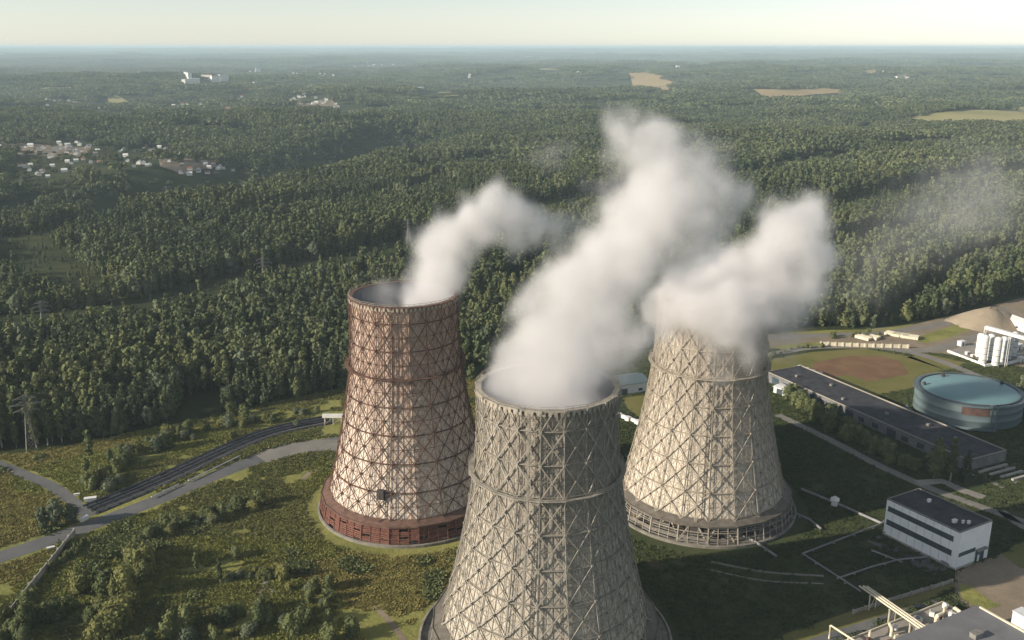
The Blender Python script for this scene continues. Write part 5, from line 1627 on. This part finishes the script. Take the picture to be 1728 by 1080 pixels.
def pylon(px, py, hgt, lab, rz, flat=True):
    p = gp(px, py, flat=flat)
    t = empty('power_pylon', p, lab, 'pylon', 'power pylons of the line', rz)
    mb = MB(); w0, w1 = hgt * .085, hgt * .022
    cs = [(-1, -1), (1, -1), (1, 1), (-1, 1)]
    zs = [0, .18, .34, .48, .6, .7, .8, .9, 1.0]
    ww = lambda q: w0 + (w1 - w0) * min(1, q / .7)
    for i in range(len(zs) - 1):
        for k in range(4):
            a, b = cs[k], cs[(k + 1) % 4]
            A = [Vector((a[0] * ww(zz), a[1] * ww(zz), zz * hgt)) for zz in zs[i:i + 2]]; Bq = [Vector((b[0] * ww(zz), b[1] * ww(zz), zz * hgt)) for zz in zs[i:i + 2]]
            mb.bar(A[0], A[1], .26); mb.bar(A[0], Bq[1], .14); mb.bar(Bq[0], A[1], .14); mb.bar(A[1], Bq[1], .14)
    mb.build('mast', M['grey_steel'], t)
    for zz, l in ((.72, .2), (.83, .26), (.94, .18)):
        mb = MB()
        for s in (-1, 1):
            tip = Vector((s * l * hgt, 0, zz * hgt))
            for w in (-1, 1):
                mb.bar(Vector((s * w1, w * w1, zz * hgt)), tip, .16); mb.bar(Vector((s * w1, w * w1, (zz + .05) * hgt)), tip, .14)
            mb.bar(tip, tip - Vector((0, 0, hgt * .05)), .22)
        mb.build('crossarm', M['grey_steel'], t)
pylon(54, 759, 25, 'lattice power pylon standing before the dark forest edge', .5)
pylon(76, 568, 22, 'pale pylon in the far forest cutting, left part', .6, False)
pylon(447, 490, 24, 'pylon in the forest cutting left of the brown tower', .6, False)
pylon(690, 416, 24, 'pylon beside the bending steam plume of the brown tower', .6, False)
pylon(283, 345, 24, 'distant pylon at the edge of the ravine by the village', .6, False)

# ------------------------------------------------------------------ houses far off
HOUSE = {}
def house(style, loc, rz, sc, label, group):
    if style not in HOUSE:
        t = empty('house', loc, label, 'house', group, rz, sc)
        wl, rf_ = {'wr': ('house_white', 'roof_red'), 'wg': ('house_white', 'roof_grey'), 'bg': ('house_wood', 'roof_grey'), 'ww': ('house_white', 'white')}[style]
        mb = MB(); mb.box((0, 0, -1), (9, 7, 4.2)); [mb.poly([(x_, -3.5, 3.2), (x_, 3.5, 3.2), (x_, 0, 5.6)]) for x_ in (-4.5, 4.5)]; mb.build('wall', M[wl], t)
        mb = MB()
        for s in (-1, 1): mb.poly([(-4.9, s * 3.9, 3.0), (4.9, s * 3.9, 3.0), (4.9, 0, 5.75), (-4.9, 0, 5.75)][::s])
        mb.build('roof', M[rf_], t)
        HOUSE[style] = t
        return t
    return place_copy(HOUSE[style], loc, rz, sc, label, group)
for st_, p, lift, rz, sc, lab, grp in HOUSES:
    house(st_, (p.x, p.y, p.z + lift), rz, sc, lab, grp)
def flats(px0, px1, py, hgt, floors, lab, roof='roof_grey'):
    a, b = gp(px0, py), gp(px1, py)
    a.z = b.z = min(a.z, b.z)
    t = empty('apartment_block', a, lab, 'apartment block', 'distant white blocks')
    d = b - a; L = d.length; t.rotation_euler = (0, 0, math.atan2(d.y, d.x))
    mb = MB(); mb.box((L / 2, 8, -5), (L, 16, hgt + 5)); mb.build('wall', M['house_white'], t)
    mb = MB(); mb.box((L / 2, 8, hgt + .003), (L + 1, 17, 1.2)); mb.build('roof', M[roof], t)
    for f_ in range(floors):
        mb = MB()
        for i in range(int(L / 6)): mb.box((3 + i * 6, -.02, hgt * (f_ + .35) / floors), (2.6, .06, hgt * .4 / floors))
        mb.build('window_row', M['glass'], t)
flats(313, 338, 143, 26, 4, 'nearer long white block with pale roof, left of the pair', 'white')
flats(311, 318, 134, 34, 5, 'slim white tower block behind the long one')
flats(340, 356, 136, 26, 4, 'brown roofed block between the two white ones', 'roof_red')
flats(358, 372, 139, 30, 5, 'white block right of the brown roofed one')
flats(372, 386, 137, 30, 5, 'white block at the right end of the group')
flats(432, 440, 124, 36, 5, 'lone small white block beyond the far hamlet')
flats(430, 462, 144, 18, 3, 'low white block nearer than the distant line')
flats(692, 716, 152, 12, 2, 'low white hall alone in the forest', 'white')
flats(890, 900, 100, 40, 5, 'left of two tiny white blocks near the horizon')
flats(905, 914, 99, 40, 5, 'right of two tiny white blocks near the horizon')
flats(1514, 1555, 133, 14, 2, 'long pale hall by the far hay field', 'white')

# ------------------------------------------------------------------ air
mb = MB()
mb.prism([(-47500, -47500), (47500, -47500), (47500, 47500), (-47500, 47500)], -75, 192)
hz = NT('haze'); hz.t.nodes.remove(hz.bsdf)
pv = hz.n('VolumePrincipled'); pv.inputs['Color'].default_value = (0.68, 0.86, 0.96, 1)
pv.inputs['Density'].default_value = 0.00007; pv.inputs['Anisotropy'].default_value = 0.0
hz.l(pv.outputs[0], hz.out.inputs['Volume'])
tag(mb.build('haze', hz.mat), kind='stuff')
